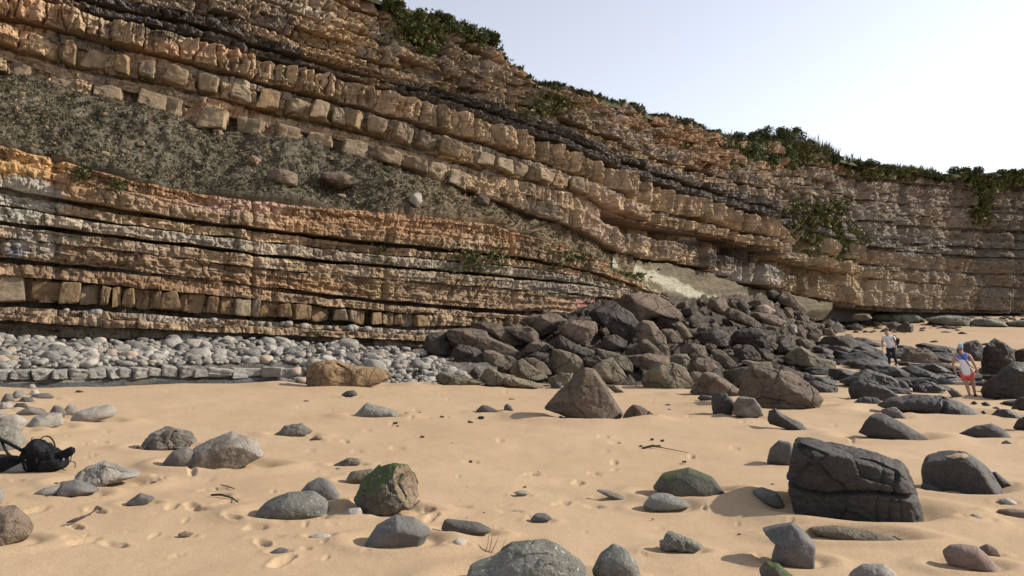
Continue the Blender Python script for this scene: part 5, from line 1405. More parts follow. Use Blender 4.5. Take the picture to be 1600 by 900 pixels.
    # lee tail of sand on the left side
for (fx, fy, an, L, W, dd) in PRINTS:
    sel = (np.abs(X - fx) < .5) & (np.abs(Y - fy) < .5)
    if not sel.any(): continue
    dx, dy = X[sel] - fx, Y[sel] - fy
    a = (dx * math.cos(an) + dy * math.sin(an)) / L; b = (-dx * math.sin(an) + dy * math.cos(an)) / W
    d = np.sqrt(a * a + b * b) * 2 + 0.4 * perlin(np.stack([X[sel] * 9, Y[sel] * 9, np.zeros(sel.sum())], -1))
    Z[sel] += -dd * sstep(1.15, 0.5, d) + 0.15 * dd * np.exp(-((d - 1.35) / 0.3) ** 2)
sand = mesh_np('sand', np.stack([X, Y, Z], -1), grid_quads(len(yr), len(cols_)), M_SAND, True)
tag(sand, 'smooth golden beach sand with footprints and shallow scours', 'sand', None, 'structure')
gx, gy = np.meshgrid(np.linspace(-60, 60, 61), np.linspace(-40, yr[0] - 0.01, 24))
Xb, Yb = gx.ravel(), gy.ravel()
o = mesh_np('sand', np.stack([Xb, Yb, zg(Xb, Yb) - 0.004], -1), grid_quads(24, 61), M_SAND)
tag(o, 'sand of the beach behind the viewpoint', 'sand', None, 'structure')
g = np.array([[-3000, -3000, -3.2], [3000, -3000, -3.2], [3000, 3000, -3.2], [-3000, 3000, -3.2]], float)
o = mesh_np('ground', g, np.array([[0, 1, 2, 3]]), M_SAND)
tag(o, 'wide flat sandy ground below the beach reaching the horizon', 'ground', None, 'structure')
# ------------------------------------------------------------------ vegetation
def leaf_cloud(P, size, cols, seed, flat=0.0):
    """one small folded leaf face per point."""
    r = np.random.default_rng(seed); N = len(P)
    a = r.normal(size=(N, 3)); a /= np.linalg.norm(a, axis=1)[:, None]
    b = r.normal(size=(N, 3)); b[:, 2] *= (1 - flat)
    b -= a * (a * b).sum(1)[:, None]; b /= np.linalg.norm(b, axis=1)[:, None]
    s = size * r.uniform(0.6, 1.4, (N, 1))
    V = np.stack([P - a * s, P + b * s * .55, P + a * s, P - b * s * .55], 1).reshape(-1, 3)
    Q = np.arange(4 * N).reshape(-1, 4)
    return V, Q, np.repeat(cols, 4, axis=0)

def greens(N, r, base=(0.05, 0.07, 0.022), var=0.45):
    c = np.array(base)[None, :] * np.exp(r.normal(0, var, (N, 1)))
    t = r.random((N, 1)) ** 3 * 0.6
    return np.clip(c * (1 - t) + np.array((0.16, 0.14, 0.06)) * t, 0.01, 0.3)

_sh = [0]
def shrub(px, py, w, h, label, base=(0.052, 0.075, 0.022), group=None, push=0.3, n=1300, name='shrub'):
    _sh[0] += 1; r = np.random.default_rng(3000 + _sh[0])
    if group == 'low scrub along the skyline': py += 9; h *= 1.4
    y = float(depth_cliff(np.array([px]), np.array([py]))[0]) 
    s = y / F
    c = unproj(px, py, y) + push * nrm(np.array([px]))[0]
    if group == 'low scrub along the skyline': c = TOPEDGE[0][1][min(np.searchsorted(TOPEDGE[0][0], px), len(TOPEDGE[0][0]) - 1)] - 0.3 * nrm(np.array([px]))[0] - np.array([0, 0, .15])
    W, H = w * s / 2, h * s / 2
    # uneven crown: several overlapping clumps
    K = int(np.clip(5 * W / H, 6, 22)); cl = []
    for k in range(K):
        t = r.uniform(-1, 1)
        cl.append((t * W, r.uniform(-.6, .6) * W * .5, r.uniform(-.7, .6) * H * math.sqrt(1 - .7 * t * t), r.uniform(.6, 1.0) * min(W * .6, H), r.uniform(.7, 1.3)))
    P, C = [], []
    for (x, yy, z, rad, br) in cl:
        m = int(3.2 * n / K)
        d = r.normal(size=(m, 3)); d /= np.linalg.norm(d, axis=1)[:, None]
        q = d * (rad * r.uniform(.45, 1.08, (m, 1)) * (1 + .3 * perlin(d * 2 + _sh[0] + x)[:, None]))
        q[:, 2] *= .8
        P.append(q + np.array([x, yy, z])); C.append(greens(m, r, tuple(b * br for b in base)))
    V, Q, cc = leaf_cloud(np.concatenate(P), max(0.06, 1.35 * s), np.concatenate(C), _sh[0])
    o = empty(name, tuple(c))
    mesh_np('crown', V, Q, M_LEAF, False, cc, o)
    v1, f1 = tube([(0, .3, -H - .6), (0.05, .2, -H * .4), (-.1, 0, H * .3)], [.09, .07, .03], 6)
    mesh_py('stem', v1, f1, R['brown'], o)
    tag(o, label, 'shrub', group)
    return o

GA = 'shrubs hanging over the left brow of the cliff'
for i, (x, y, w, h) in enumerate([(606, 12, 34, 22), (634, 26, 44, 30), (648, 60, 34, 44), (664, 78, 26, 26), (682, 34, 40, 22), (712, 52, 44, 34), (736, 64, 40, 26), (754, 62, 34, 20)]):
    shrub(x, y, w, h, ['topmost dark shrub where the cliff edge leaves the top of the photo', 'bushy dark shrub on the cliff brow just below the topmost one', 'long shrub hanging down the cliff face beneath the brow', 'lowest tip of greenery hanging on the left cliff face',
                       'shrub on the brow above the bare orange scar', 'shrub on the brow right below the bare orange scar', 'rounded shrub near the corner of the cliff brow', 'last shrub at the corner where the cliff edge steps down'][i], group=GA, n=1500)
for i, (x, y, w, h) in enumerate([(848, 140, 44, 9), (888, 146, 44, 9), (930, 156, 40, 10), (975, 168, 40, 11), (1012, 182, 34, 10), (1046, 190, 34, 13), (1078, 205, 30, 11)]):
    shrub(x, y, w, h, ['low scrub on the skyline just right of the cliff corner', 'low scrub above the long orange scar', 'low scrub on the skyline over the right end of the long orange scar', 'low scrub on the falling skyline', 'low dark scrub left of the humped crest', 'dark humped scrub on the skyline over a small orange cliff', 'low scrub on the skyline left of the big green thicket'][i], group='low scrub along the skyline', n=700, push=-.1, base=(0.05, 0.06, 0.024))
for i, (x, y, w, h, lb) in enumerate([(1108, 222, 40, 22, 'left end of the big green thicket on the cliff top'), (1126, 248, 34, 44, 'green growth hanging from the left end of the big thicket'), (1156, 238, 50, 44, 'bright green bush in the big thicket on the cliff top'),
        (1150, 214, 60, 14, 'flat-topped dark green bush at the back left of the big thicket'), (1186, 240, 46, 52, 'tall hanging bush in the middle of the big thicket'), (1212, 244, 40, 52, 'deep green bush at the right of the middle of the big thicket'),
        (1206, 210, 70, 22, 'dark bush forming the crown of the big thicket'), (1236, 220, 56, 34, 'dark bush sloping down from the crown of the big thicket'), (1262, 234, 44, 34, 'olive bush at the right end of the big thicket'), (1286, 246, 34, 26, 'scrubby bush under the tall grass right of the thicket'),
        (1338, 256, 60, 14, 'low green bush in the dip right of the big thicket'), (1372, 262, 40, 9, 'thin low bush on the far cliff edge'), (1424, 270, 50, 14, 'olive bush under the reeds on the far cliff edge'), (1462, 278, 34, 10, 'low bush at the lowest point of the far skyline'),
        (1530, 276, 40, 12, 'low bush between the two dark humps of the far skyline'), (1590, 280, 40, 14, 'low bush at the right end of the far skyline')]):
    shrub(x, y, w, h, lb, (0.045, 0.072, 0.02) if i in (1, 2, 4, 5) else (0.043, 0.056, 0.02), 'bushes of the cliff top thicket', n=1700 if w > 40 and h > 20 else 900)
# dark humps of rock on the far skyline
shrub(1510, 270, 54, 18, 'dark green hump of scrub on the far skyline', (0.045, 0.055, 0.02), None, n=1200)
shrub(1576, 271, 44, 14, 'smaller dark green hump of scrub right of the first on the far skyline', (0.045, 0.055, 0.02), None, n=1000)

def tufts(P, L, W, cols, seed, nb=6, spread=0.7):
    r = np.random.default_rng(seed); N = len(P)
    P = np.repeat(P, nb, 0); n = len(P)
    W = np.broadcast_to(np.repeat(W, nb) if np.ndim(W) else W, (n,))
    an = r.uniform(0, 6.283, n); sp = spread * r.random(n) ** .6
    d = np.stack([np.cos(an) * sp, np.sin(an) * sp, np.ones(n)], -1); d /= np.linalg.norm(d, axis=1)[:, None]
    ln = np.repeat(L * r.uniform(.5, 1.3, N), nb) * r.uniform(.6, 1.2, n)
    w = np.stack([-np.sin(an), np.cos(an), np.zeros(n)], -1) * (W * r.uniform(.6, 1.3, n))[:, None]
    base = P + r.normal(0, 1, (n, 3)) * .7 * W[:, None] * np.array([1, 1, .2])
    mid = base + d * (ln * .55)[:, None]
    tip = base + d * ln[:, None] + np.stack([np.cos(an), np.sin(an), -0.5 * np.ones(n)], -1) * (ln * .25 * spread)[:, None]
    V = np.stack([base - w, base + w, mid + w * .8, mid - w * .8, tip], 1).reshape(-1, 3)
    i = np.arange(n) * 5
    T = np.concatenate([np.stack([i, i + 1, i + 2], 1), np.stack([i, i + 2, i + 3], 1), np.stack([i + 3, i + 2, i + 4], 1)])
    return V, T, np.repeat(np.repeat(cols, nb, 0), 5, 0)

def scrub_cols(N, r):
    pal = np.array([(0.10, 0.088, 0.06), (0.075, 0.068, 0.042), (0.15, 0.128, 0.088), (0.055, 0.05, 0.035), (0.22, 0.185, 0.125), (0.075, 0.08, 0.034)])
    return pal[r.choice(6, N, p=[.28, .2, .2, .14, .08, .1])] * np.exp(r.normal(0, .25, (N, 1)))

r = np.random.default_rng(88)
# scree shelf: low dry scrub
dens = fbm(scP * 0.55 + 3, 3)
w = np.where((scV > 0.02) & (scV < 0.97), np.clip(0.8 + 0.5 * dens, 0.2, 2), 0) * np.interp(scX, [-90, 500, 800, 985], [1.2, 1.0, .55, .35])
idx = r.choice(len(scP), 6500, p=w / w.sum())
cc = scrub_cols(6500, r) * (1 + 0.35 * fbm(scP[idx] * .8, 2))[:, None]
V, T, c = tufts(scP[idx] + np.array([0, 0, .0]), 0.13, 0.022, np.clip(cc * np.array((1.75, 1.65, 1.6)), .02, .3), 5, nb=6, spread=1.3)
o = mesh_np('scrub', V, T, M_LEAF, False, c)
tag(o, 'dry dark scrub covering the scree shelf across the cliff', 'scrub', None, 'stuff')
# chips of rock lying on the shelf
chip = [unit_rock(4, 1500 + k, p=6, K=6, amp=.05) for k in range(6)]
idx = r.choice(len(scP), 150, p=w / w.sum())
restV, restQ, off = [], [], 0
for i in idx: strew(*(scP[i] + np.array([0, 0, .03])), r.lognormal(math.log(.10), .5), chip)
o = mesh_np('loose_stones', np.concatenate(restV), np.concatenate(restQ), R['tan'], False)
tag(o, 'pale chips of rock scattered over the scree shelf', 'stones', None, 'stuff')
# green growth on the faces and turf on the brow
VV_, TT_, CC_, off = [], [], [], 0
for (x, y, rx, ry) in GREENS:
    n = int(rx * ry * (0.9 if x > 1000 else 0.35)) + 24
    px_ = r.normal(x, rx * .5, n); py_ = r.normal(y, ry * .5, n)
    py_ = np.maximum(py_, SKY(px_) + 1)
    d_ = depth_cliff(px_, py_)
    p_ = unproj(px_, py_, d_) + nrm(px_) * r.uniform(-.1, .9, (n, 1))
    k = fbm(p_ * .5, 2) > -.25; p_ = p_[k]; d_ = d_[k]; n = len(p_)
    V, T, c = tufts(p_, .0065 * float(d_.mean()), 0.0013 * d_, greens(n, r, (0.10, 0.112, 0.042)), int(x), nb=6, spread=1.3)
    VV_.append(V); TT_.append(T + off); CC_.append(c); off += len(V)
o = mesh_np('ground_cover', np.concatenate(VV_), np.concatenate(TT_), M_LEAF, False, np.concatenate(CC_))
tag(o, 'patches of green ground cover clinging to the cliff face', 'ground cover', None, 'stuff')
n = 7500
px_ = np.concatenate([r.uniform(420, 1640, 4500), r.uniform(800, 1100, 3000)])
tx, tp = TOPEDGE[0]
k_ = np.clip(np.searchsorted(tx, px_), 0, len(tx) - 1)
d_ = depth_cliff(px_, SKY(px_))
thick = np.clip(0.6 + 0.9 * fbm(np.stack([px_ * .03, px_ * 0, px_ * 0], -1), 3), 0.05, 1.2)
p_ = tp[k_] - nrm(px_) * r.uniform(-.1, .9, (n, 1)); p_[:, 2] += r.uniform(-.9, .12, n) * thick
V, T, c = tufts(p_, .26, 0.0012 * d_, greens(n, r, (0.06, 0.072, 0.028)), 41, nb=6, spread=.9)
o = mesh_np('grass', V, T, M_LEAF, False, c)
tag(o, 'short rough grass along the brow of the cliff', 'grass', None, 'stuff')
VV_, TT_, CC_, off = [], [], [], 0
for (a, b, n, L) in ((1256, 1306, 260, 1.5), (1408, 1466, 260, 1.0), (1095, 1145, 90, .9), (1310, 1352, 60, .9)):
    px_ = r.uniform(a, b, n); py_ = SKY(px_) + r.uniform(-1, 6, n); d_ = depth_cliff(px_, np.maximum(py_, SKY(px_)))
    p_ = unproj(px_, py_, d_) - nrm(px_) * r.uniform(-.4, 1.5, (n, 1))
    V, T, c = tufts(p_, L, 0.0007 * d_, greens(n, r, (0.11, 0.105, 0.06), .3), 50 + int(a), nb=5, spread=.28)
    VV_.append(V); TT_.append(T + off); CC_.append(c); off += len(V)
o = mesh_np('tall_grass', np.concatenate(VV_), np.concatenate(TT_), M_LEAF, False, np.concatenate(CC_))
tag(o, 'tall thin grass standing against the sky on the cliff top', 'grass', None, 'stuff')

# ------------------------------------------------------------------ bits washed up on the sand
M_WEED = plain('dried_seaweed', (0.035, 0.026, 0.02), .7, 30, .4)
M_STICK = plain('driftwood', (0.09, 0.065, 0.045), .85, 30, .3)
def gpos(px, py):
    y = depth_ground(px, py); x = (px - CX) / F * y
    return np.array([x, y, float(zg(x, y)) + 0.006])
wm = []
for k in range(5):
    V, Q = unit_rock(6, 1200 + k, p=3, K=6, amp=.22, fac=.25)
    o = mesh_np('seaweed_scrap', V, Q, M_WEED); wm.append(o.data); bpy.data.objects.remove(o)
r = np.random.default_rng(9)
for (px, py, w) in [(660, 684, 9), (735, 660, 10), (708, 694, 8), (735, 722, 10), (691, 652, 8), (675, 655, 6), (655, 645, 6), (742, 671, 12), (733, 679, 4), (739, 682, 4), (618, 662, 9), (621, 666, 6), (635, 647, 8), (1001, 698, 7), (1029, 698, 10), (1035, 689, 7), (1019, 687, 7), (1069, 722, 10),
                    (968, 693, 5), (459, 734, 5), (527, 734, 8), (77, 777, 14), (85, 775, 8), (88, 756, 10), (622, 849, 7), (760, 843, 16), (1091, 778, 10), (1207, 759, 12), (1418, 681, 8), (1155, 836, 6), (1020, 812, 5), (841, 738, 5), (820, 762, 6), (756, 802, 4), (729, 811, 4), (712, 746, 4), (717, 750, 5), (730, 762, 4), (738, 745, 6),
                    (360, 592, 12), (124, 613, 14), (815, 645, 10), (838, 648, 14), (851, 655, 8), (880, 655, 7), (876, 652, 6), (903, 662, 7), (1043, 633, 9), (1095, 634, 8), (1046, 640, 6), (1180, 612, 6), (1225, 700, 8), (752, 653, 12), (480, 628, 12), (300, 704, 8), (498, 686, 5), (240, 755, 8), (215, 700, 5)]:
    p = gpos(px, py); s = w / F * p[1]
    o = bpy.data.objects.new('seaweed_scrap', wm[r.integers(0, 5)]); COL.objects.link(o)
    o.location = p; o.rotation_euler = (r.uniform(-.3, .3), r.uniform(-.3, .3), r.uniform(0, 6.28))
    o.scale = (s * .5, s * r.uniform(.25, .45), s * r.uniform(.12, .3))
    tag(o, 'small dark scrap of dried seaweed on the sand', 'seaweed', 'scraps of seaweed strewn over the sand')
def stalk(name, path, rad, mat, label, cat, extra=None):
    P = [gpos(x, y) + np.array([0, 0, h]) for (x, y, h) in path]
    v, f = tube(P, rad, 6)
    o = mesh_py(name, v, f, mat); tag(o, label, cat)
    return o
stalk('seaweed_stalk', [(104, 820, .01), (118, 817, .02), (132, 812, .02), (146, 806, .03), (152, 803, .05), (157, 801, .03)], [.006, .016, .006, .006, .018, .012], M_WEED, 'dark seaweed stalk with knotted ends on the lower left sand', 'seaweed')
stalk('stick', [(1004, 702, .01), (1020, 700, .03), (1034, 702, .02), (1075, 709, .01)], [.02, .022, .008, .004], M_STICK, 'thin stick of driftwood lying on the sand in the middle', 'stick')
stalk('stick', [(330, 776, .01), (345, 777, .02), (362, 780, .01), (372, 787, .01)], [.012, .012, .008, .005], M_WEED, 'short dark stick among the footprints at lower left', 'stick')
stalk('stick', [(345, 760, .01), (356, 763, .015), (366, 766, .01)], .006, M_WEED, 'short straight twig on the sand left of the speckled stone', 'stick')
for k, pth in enumerate([[(764, 866, .0), (768, 858, .06), (772, 850, .13)], [(766, 868, .0), (776, 862, .07), (782, 852, .12)], [(758, 866, .0), (762, 860, .04), (764, 853, .08)], [(772, 870, 0), (784, 868, .04), (790, 862, .09)]]):
    stalk('seaweed_strand', pth, [.004, .003, .0015], plain('red_weed_%s' % 'abcd'[k], (0.16, 0.075, 0.045), .8, 30, .3), 'thin reddish strand of weed at the left of the large lichen-grey boulder', 'seaweed')['group'] = 'reddish strands of weed'

# ------------------------------------------------------------------ two black backpacks
M_FAB = plain('black_fabric', (0.006, 0.0062, 0.0072), .8, 40, .35, .002, .15)
M_FAB2 = plain('charcoal_fabric', (0.012, 0.012, 0.014), .85, 60, .3, .002, .15)
M_WEB = plain('black_webbing', (0.006, 0.006, 0.007), .8, 120, .3, .001, .3)
M_PADG = plain('grey_mesh_fabric', (0.20, 0.19, 0.18), .85, 120, .2, .001, .2)
M_BUCK = plain('grey_plastic', (0.22, 0.22, 0.22), .4, 10, .1, .0, .5)
def bag_part(name, poly, mat, y, D, parent, org, p=3.0, n=18, amp=.03):
    a = pts('A', poly); mn, mx = a.min(0), a.max(0); s = y / F
    c = (mn + mx) / 2
    L = np.stack([(a[:, 0] - c[0]) * s, (c[1] - a[:, 1]) * s], 1)
    th = np.linspace(-math.pi, math.pi, 181); Rr = np.zeros(181)
    B = np.roll(L, -1, 0); e = B - L
    for i, t in enumerate(th):
        d = (math.cos(t), math.sin(t)); den = d[0] * e[:, 1] - d[1] * e[:, 0]
        den = np.where(np.abs(den) < 1e-12, 1e-12, den)
        tt = (L[:, 0] * e[:, 1] - L[:, 1] * e[:, 0]) / den; uu = (L[:, 0] * d[1] - L[:, 1] * d[0]) / den
        ok = (uu >= -1e-6) & (uu <= 1 + 1e-6) & (tt > 0); Rr[i] = tt[ok].max() if ok.any() else .02
    Dv, Q = cubesphere(n)
    Rv = np.interp(np.arctan2(Dv[:, 2], Dv[:, 0]), th, Rr)
    rad = ((np.hypot(Dv[:, 0], Dv[:, 2]) / Rv) ** p + (np.abs(Dv[:, 1]) / D) ** p) ** (-1 / p)
    P = Dv * rad[:, None]
    sz = np.ptp(L, axis=0).max()
    P += Dv * (amp * sz * (0.6 * ridged(P / sz * 4 + len(poly), 3) * .5 + .5 * fbm(P / sz * 5, 3)))[:, None]
    P += np.array([(c[0] - CX) * s, y, CAMZ - (c[1] - HY) * s]) - org
    o = mesh_np(name, P, Q, mat, True, None, parent)
    return o
def strap(name, path, w, mat, parent, org, flat=.25):
    P = [np.array([(x - CX) / F * y, y, CAMZ - (py - HY) / F * y]) - org for (x, py, y) in path]
    # smooth the path
    P = np.array(P); t = np.linspace(0, len(P) - 1, 5 * len(P)); P = np.stack([np.interp(t, range(len(P)), P[:, k]) for k in range(3)], 1)
    for _ in range(4): P[1:-1] = .25 * P[:-2] + .5 * P[1:-1] + .25 * P[2:]
    v, f = tube(P, w, 8, flat)
    return mesh_py(name, v, f, mat, parent)
yb = depth_ground(70, 738)
org = gpos(70, 738)
BP = empty('backpack', tuple(org))
tag(BP, 'black backpack lying on the sand with its carry loop standing up', 'backpack')
def bp(*a, **k): return bag_part(*a, BP, org, **k)
y0 = yb + .16
bp('body', '36,736 36,712 42,698 49,690 58,687 68,691 76,698 90,706 101,713 104,724 98,733 80,738 58,740', M_FAB, y0, .15, amp=.06, n=26)
bp('front_pocket', '62,737 58,722 66,714 84,716 100,720 100,730 84,736', M_FAB2, y0 - .085, .08, amp=.05)
bp('lid', '48,708 50,692 60,688 72,696 78,704 70,712 56,714', M_FAB2, y0 - .05, .12, amp=.06)
bp('side_pocket', '38,735 38,720 46,713 54,718 55,736', M_FAB, y0 - .10, .07, amp=.05)
sp = bp('shoulder_pad', '84,706 92,707 102,702 110,698 117,700 117,706 112,712 102,717 94,716', M_FAB2, y0 - .05, .035, amp=.02)
strap('carry_loop', [(61, 690, y0), (66, 683, y0), (72, 681, y0), (79, 683, y0), (84, 690, y0), (86, 697, y0), (86, 703, y0 - .02)], .012, M_WEB, BP, org, .5)
strap('strap', [(112, 709, y0 - .05), (111, 716, y0 - .06), (110, 722, y0 - .08), (115, 721, y0 - .1), (118, 724, y0 - .1), (117, 731, y0 - .12)], .007, M_WEB, BP, org, .5)
strap('strap', [(50, 691, y0 + .02), (49, 686, y0 + .02), (51, 683, y0 + .03)], .006, M_WEB, BP, org, .6)
strap('strap', [(66, 738, y0 - .12), (72, 740, y0 - .14), (80, 741, y0 - .16)], .008, M_WEB, BP, org, .6)
strap('strap', [(97, 733, y0 - .08), (101, 735, y0 - .1), (104, 734, y0 - .1)], .006, M_WEB, BP, org, .6)
strap('strap', [(54, 706, y0 - .14), (58, 720, y0 - .17), (57, 737, y0 - .15)], .009, M_WEB, BP, org, .4)
v, Q = unit_rock(5, 7, p=8, amp=.01); o = mesh_np('buckle', v * np.array([.011, .006, .015]) + np.array([(99 - CX) / F * (y0 - .12), y0 - .12, CAMZ - (718 - HY) / F * (y0 - .12)]) - org, Q, M_BUCK, True, None, BP)
o = mesh_np('buckle', v * np.array([.007, .005, .007]) + np.array([(40 - CX) / F * (y0 - .17), y0 - .17, CAMZ - (719 - HY) / F * (y0 - .17)]) - org, Q, M_BUCK, True, None, BP)
org2 = gpos(10, 740)
BP2 = empty('backpack', tuple(org2))
tag(BP2, 'black backpack lying flat with a grey back panel, cut by the left edge', 'backpack')
y1 = yb + .10
bag_part('body', '-60,742 -62,715 -40,706 -8,711 20,714 34,716 40,726 36,733 10,738 -20,743', M_FAB2, y1 + .02, .14, BP2, org2, n=24, amp=.05)
bag_part('back_panel', '2,739 20,730 36,722 42,727 42,737 20,739', M_PADG, y1 - .07, .05, BP2, org2, amp=.02)
strap('shoulder_strap', [(-8, 680, y1), (0, 686, y1), (12, 692, y1 - .02), (24, 698, y1 - .04), (36, 705, y1 - .06), (44, 711, y1 - .06)], .024, M_FAB, BP2, org2, .6)
strap('shoulder_strap', [(2, 688, y1 + .02), (6, 698, y1 - .05), (10, 706, y1 - .1), (18, 714, y1 - .12), (30, 717, y1 - .12)], .017, M_WEB, BP2, org2, .6)
strap('strap', [(38, 722, y1 - .12), (41, 730, y1 - .14), (42, 738, y1 - .12)], .008, M_WEB, BP2, org2, .5)
strap('strap', [(2, 740, y1 - .14), (0, 730, y1 - .16), (-2, 715, y1 - .13)], .012, M_WEB, BP2, org2, .5)

# ------------------------------------------------------------------ the two people
def skinned(name, J, E, mat, parent, sub=2, root=0):
    """J: list of (x, y, z, r); E: joint pairs. One continuous surface grown over a joint skeleton."""
    me = bpy.data.meshes.new(name)
    me.from_pydata([j[:3] for j in J], E, [])
    o = bpy.data.objects.new(name, me); COL.objects.link(o)
    md = o.modifiers.new('skin', 'SKIN'); md.use_smooth_shade = True
    if not me.skin_vertices: 
        me.attributes.new('skin', 'FLOAT', 'POINT')
    for i, j in enumerate(J):
        sv = me.skin_vertices[0].data[i]
        rr = j[3]; sv.radius = rr if isinstance(rr, tuple) else (rr, rr)
        sv.use_root = (i == root)
    ms = o.modifiers.new('sub', 'SUBSURF'); ms.levels = sub; ms.render_levels = sub
    me.materials.append(mat)
    if parent: o.parent = parent
    return o
def skin_m(name, c): return plain(name, c, .6, 14, .08, .001, .3)
M_SKIN = skin_m('skin', (0.42, 0.25, 0.175)); M_SKIN2 = skin_m('tanned_skin', (0.37, 0.215, 0.15))
M_WHITE = plain('white_cotton', (0.72, 0.71, 0.70), .85, 16, .05, .004, .2)
M_DARKC = plain('dark_trouser_cloth', (0.028, 0.028, 0.033), .85, 20, .2, .003, .2)
M_CORAL = plain('coral_red_cloth', (0.62, 0.115, 0.11), .8, 16, .1, .004, .2)
M_HAIR = plain('hair', (0.07, 0.045, 0.03), .6, 60, .3, .002, .3)
M_GREYH = plain('grey_hair', (0.30, 0.27, 0.24), .6, 60, .2, .002, .3)
M_CAP = plain('pale_blue_cap_cloth', (0.24, 0.42, 0.58), .8, 20, .1, .002, .2)
M_EYE = plain('eye', (0.03, 0.025, 0.02), .3, 10, .1, 0, .5)
# two-tone vest: blue yoke over white
N = NT('blue_and_white_vest')
tc = N.n('ShaderNodeTexCoord').outputs['Object']; sx = N.n('ShaderNodeSeparateXYZ'); N.l(tc, sx.inputs[0])
N.l(N.mix(N.ramp(sx.outputs[2], 1.205, 1.225), (0.70, 0.69, 0.70), (0.11, 0.17, 0.52)), N.b.inputs['Base Color']); N.b.inputs['Roughness'].default_value = .85

def hand(J, E, wrist, d, thumb, s=1.0):
    """palm, four curled unequal fingers and a thumb, added to the body skeleton."""
    d = Vector(d).normalized(); t = Vector(thumb).normalized(); n = d.cross(t)
    w = Vector(J[wrist][:3]); k0 = len(J)
    palm = w + d * .055 * s
    J.append((*palm, .026 * s)); E.append((wrist, k0))
    for k in range(4):
        off = t * (0.026 - .0175 * k) * s
        ln = (.068, .076, .072, .056)[k] * s
        a = palm + d * .035 * s + off; b = a + d * ln * .5 + n * .012 * s; c = b + d * ln * .42 + n * .030 * s
        i = len(J)
        J += [(*a, .0105 * s), (*b, .0095 * s), (*c, .008 * s)]
        E += [(k0, i), (i, i + 1), (i + 1, i + 2)]
    a = w + d * .03 * s + t * .034 * s; b = a + d * .03 * s + t * .022 * s + n * .008 * s; c = b + d * .028 * s + t * .008 * s + n * .014 * s
    i = len(J); J += [(*a, .012 * s), (*b, .011 * s), (*c, .009 * s)]
    E += [(k0 - 0, i), (i, i + 1), (i + 1, i + 2)]

def person(name, label, loc, rz, pel, chest, neck, head, shL, elL, wrL, shR, elR, wrR, hipL, knL, anL, toeL, hipR, knR, anR, toeR, skin, facing, build=1.0):
    root = empty(name, loc, rz); tag(root, label, 'person')
    b = build
    J = [(*pel, (.15 * b, .115 * b)), (*(np.array(pel) * .55 + np.array(chest) * .45), (.135 * b, .105 * b)), (*chest, (.155 * b, .11 * b)), (*(np.array(chest) * .35 + np.array(neck) * .65), (.10, .085)), (*neck, .056),
         (*shL, .062), (*elL, .044), (*wrL, .030), (*shR, .062), (*elR, .044), (*wrR, .030),
         (*hipL, .095 * b), (*knL, .060), (*anL, .040), (*toeL, .034), (*hipR, .095 * b), (*knR, .060), (*anR, .040), (*toeR, .034)]
    E = [(0, 1), (1, 2), (2, 3), (3, 4), (3, 5), (5, 6), (6, 7), (3, 8), (8, 9), (9, 10), (0, 11), (11, 12), (12, 13), (13, 14), (0, 15), (15, 16), (16, 17), (17, 18)]
    # head: chin, face, crown on the neck; nose
    hd = np.array(head); f = np.array([0, facing, 0.0])
    k = len(J)
    J += [(*(hd + f * .02 - np.array([0, 0, .055])), (.058, .066)), (*(hd + np.array([0, 0, .03])), (.074, .088)), (*(hd - f * .01 + np.array([0, 0, .095])), (.052, .06))]
    E += [(4, k), (k, k + 1), (k + 1, k + 2)]
    i = len(J); J += [(*(hd + f * .088 + np.array([0, 0, -.005])), .013), (*(hd + f * .104 + np.array([0, 0, -.022])), .011)]; E += [(k + 1, i), (i, i + 1)]
    for sx_ in (-1, 1):
        i = len(J); J += [(*(hd + np.array([sx_ * .078, 0, .0])), .016), (*(hd + np.array([sx_ * .088, -facing * .012, .018])), .014)]; E += [(k + 1, i), (i, i + 1)]
    hand(J, E, 7, np.array(wrL) - np.array(elL), (0, facing, .0)); hand(J, E, 10, np.array(wrR) - np.array(elR), (0, facing, .0))
    skinned('body', J, E, skin, root, 2)
    # face: eyes and mouth
    D, Q = cubesphere(4)
    for sx_ in (-1, 1):
        mesh_np('eye', D * np.array([.013, .008, .008]) + hd + f * .082 + np.array([sx_ * .032, 0, .015]), Q, M_EYE, True, None, root)
    mesh_np('mouth', D * np.array([.024, .008, .006]) + hd + f * .078 + np.array([0, 0, -.055]), Q, M_SKIN2 if skin is M_SKIN else M_SKIN, True, None, root)
    return root, J

# person 1: coming over the rocks towards the camera, head bowed
y1 = 34.5; s1 = y1 / F
fx = (1394 - CX) * s1
foot1 = CAMZ - (573 - HY) * s1
az1 = math.atan2(fx, y1)
pA = dict(pel=(-.08, 0, .93), chest=(-.14, -.02, 1.26), neck=(-.18, -.05, 1.45), head=(-.22, -.10, 1.575), shL=(-.36, -.02, 1.37), elL=(-.42, .02, 1.10), wrL=(-.40, -.10, .87), shR=(.06, -.02, 1.37), elR=(.13, .03, 1.10), wrR=(.17, -.05, .84),
          hipL=(-.17, 0, .86), knL=(-.13, -.08, .47), anL=(-.09, 0, .09), toeL=(-.10, -.15, .04), hipR=(.02, 0, .86), knR=(.10, -.04, .47), anR=(.20, .06, .10), toeR=(.22, -.09, .05))
P1, J1 = person('person', 'person in a white shirt and dark trousers stepping down the rocks, head bowed', (fx, y1, foot1), -az1, **pA, skin=M_SKIN, facing=-1)
def cloth(name, J, E, mat, root): return skinned(name, J, E, mat, root, 2)
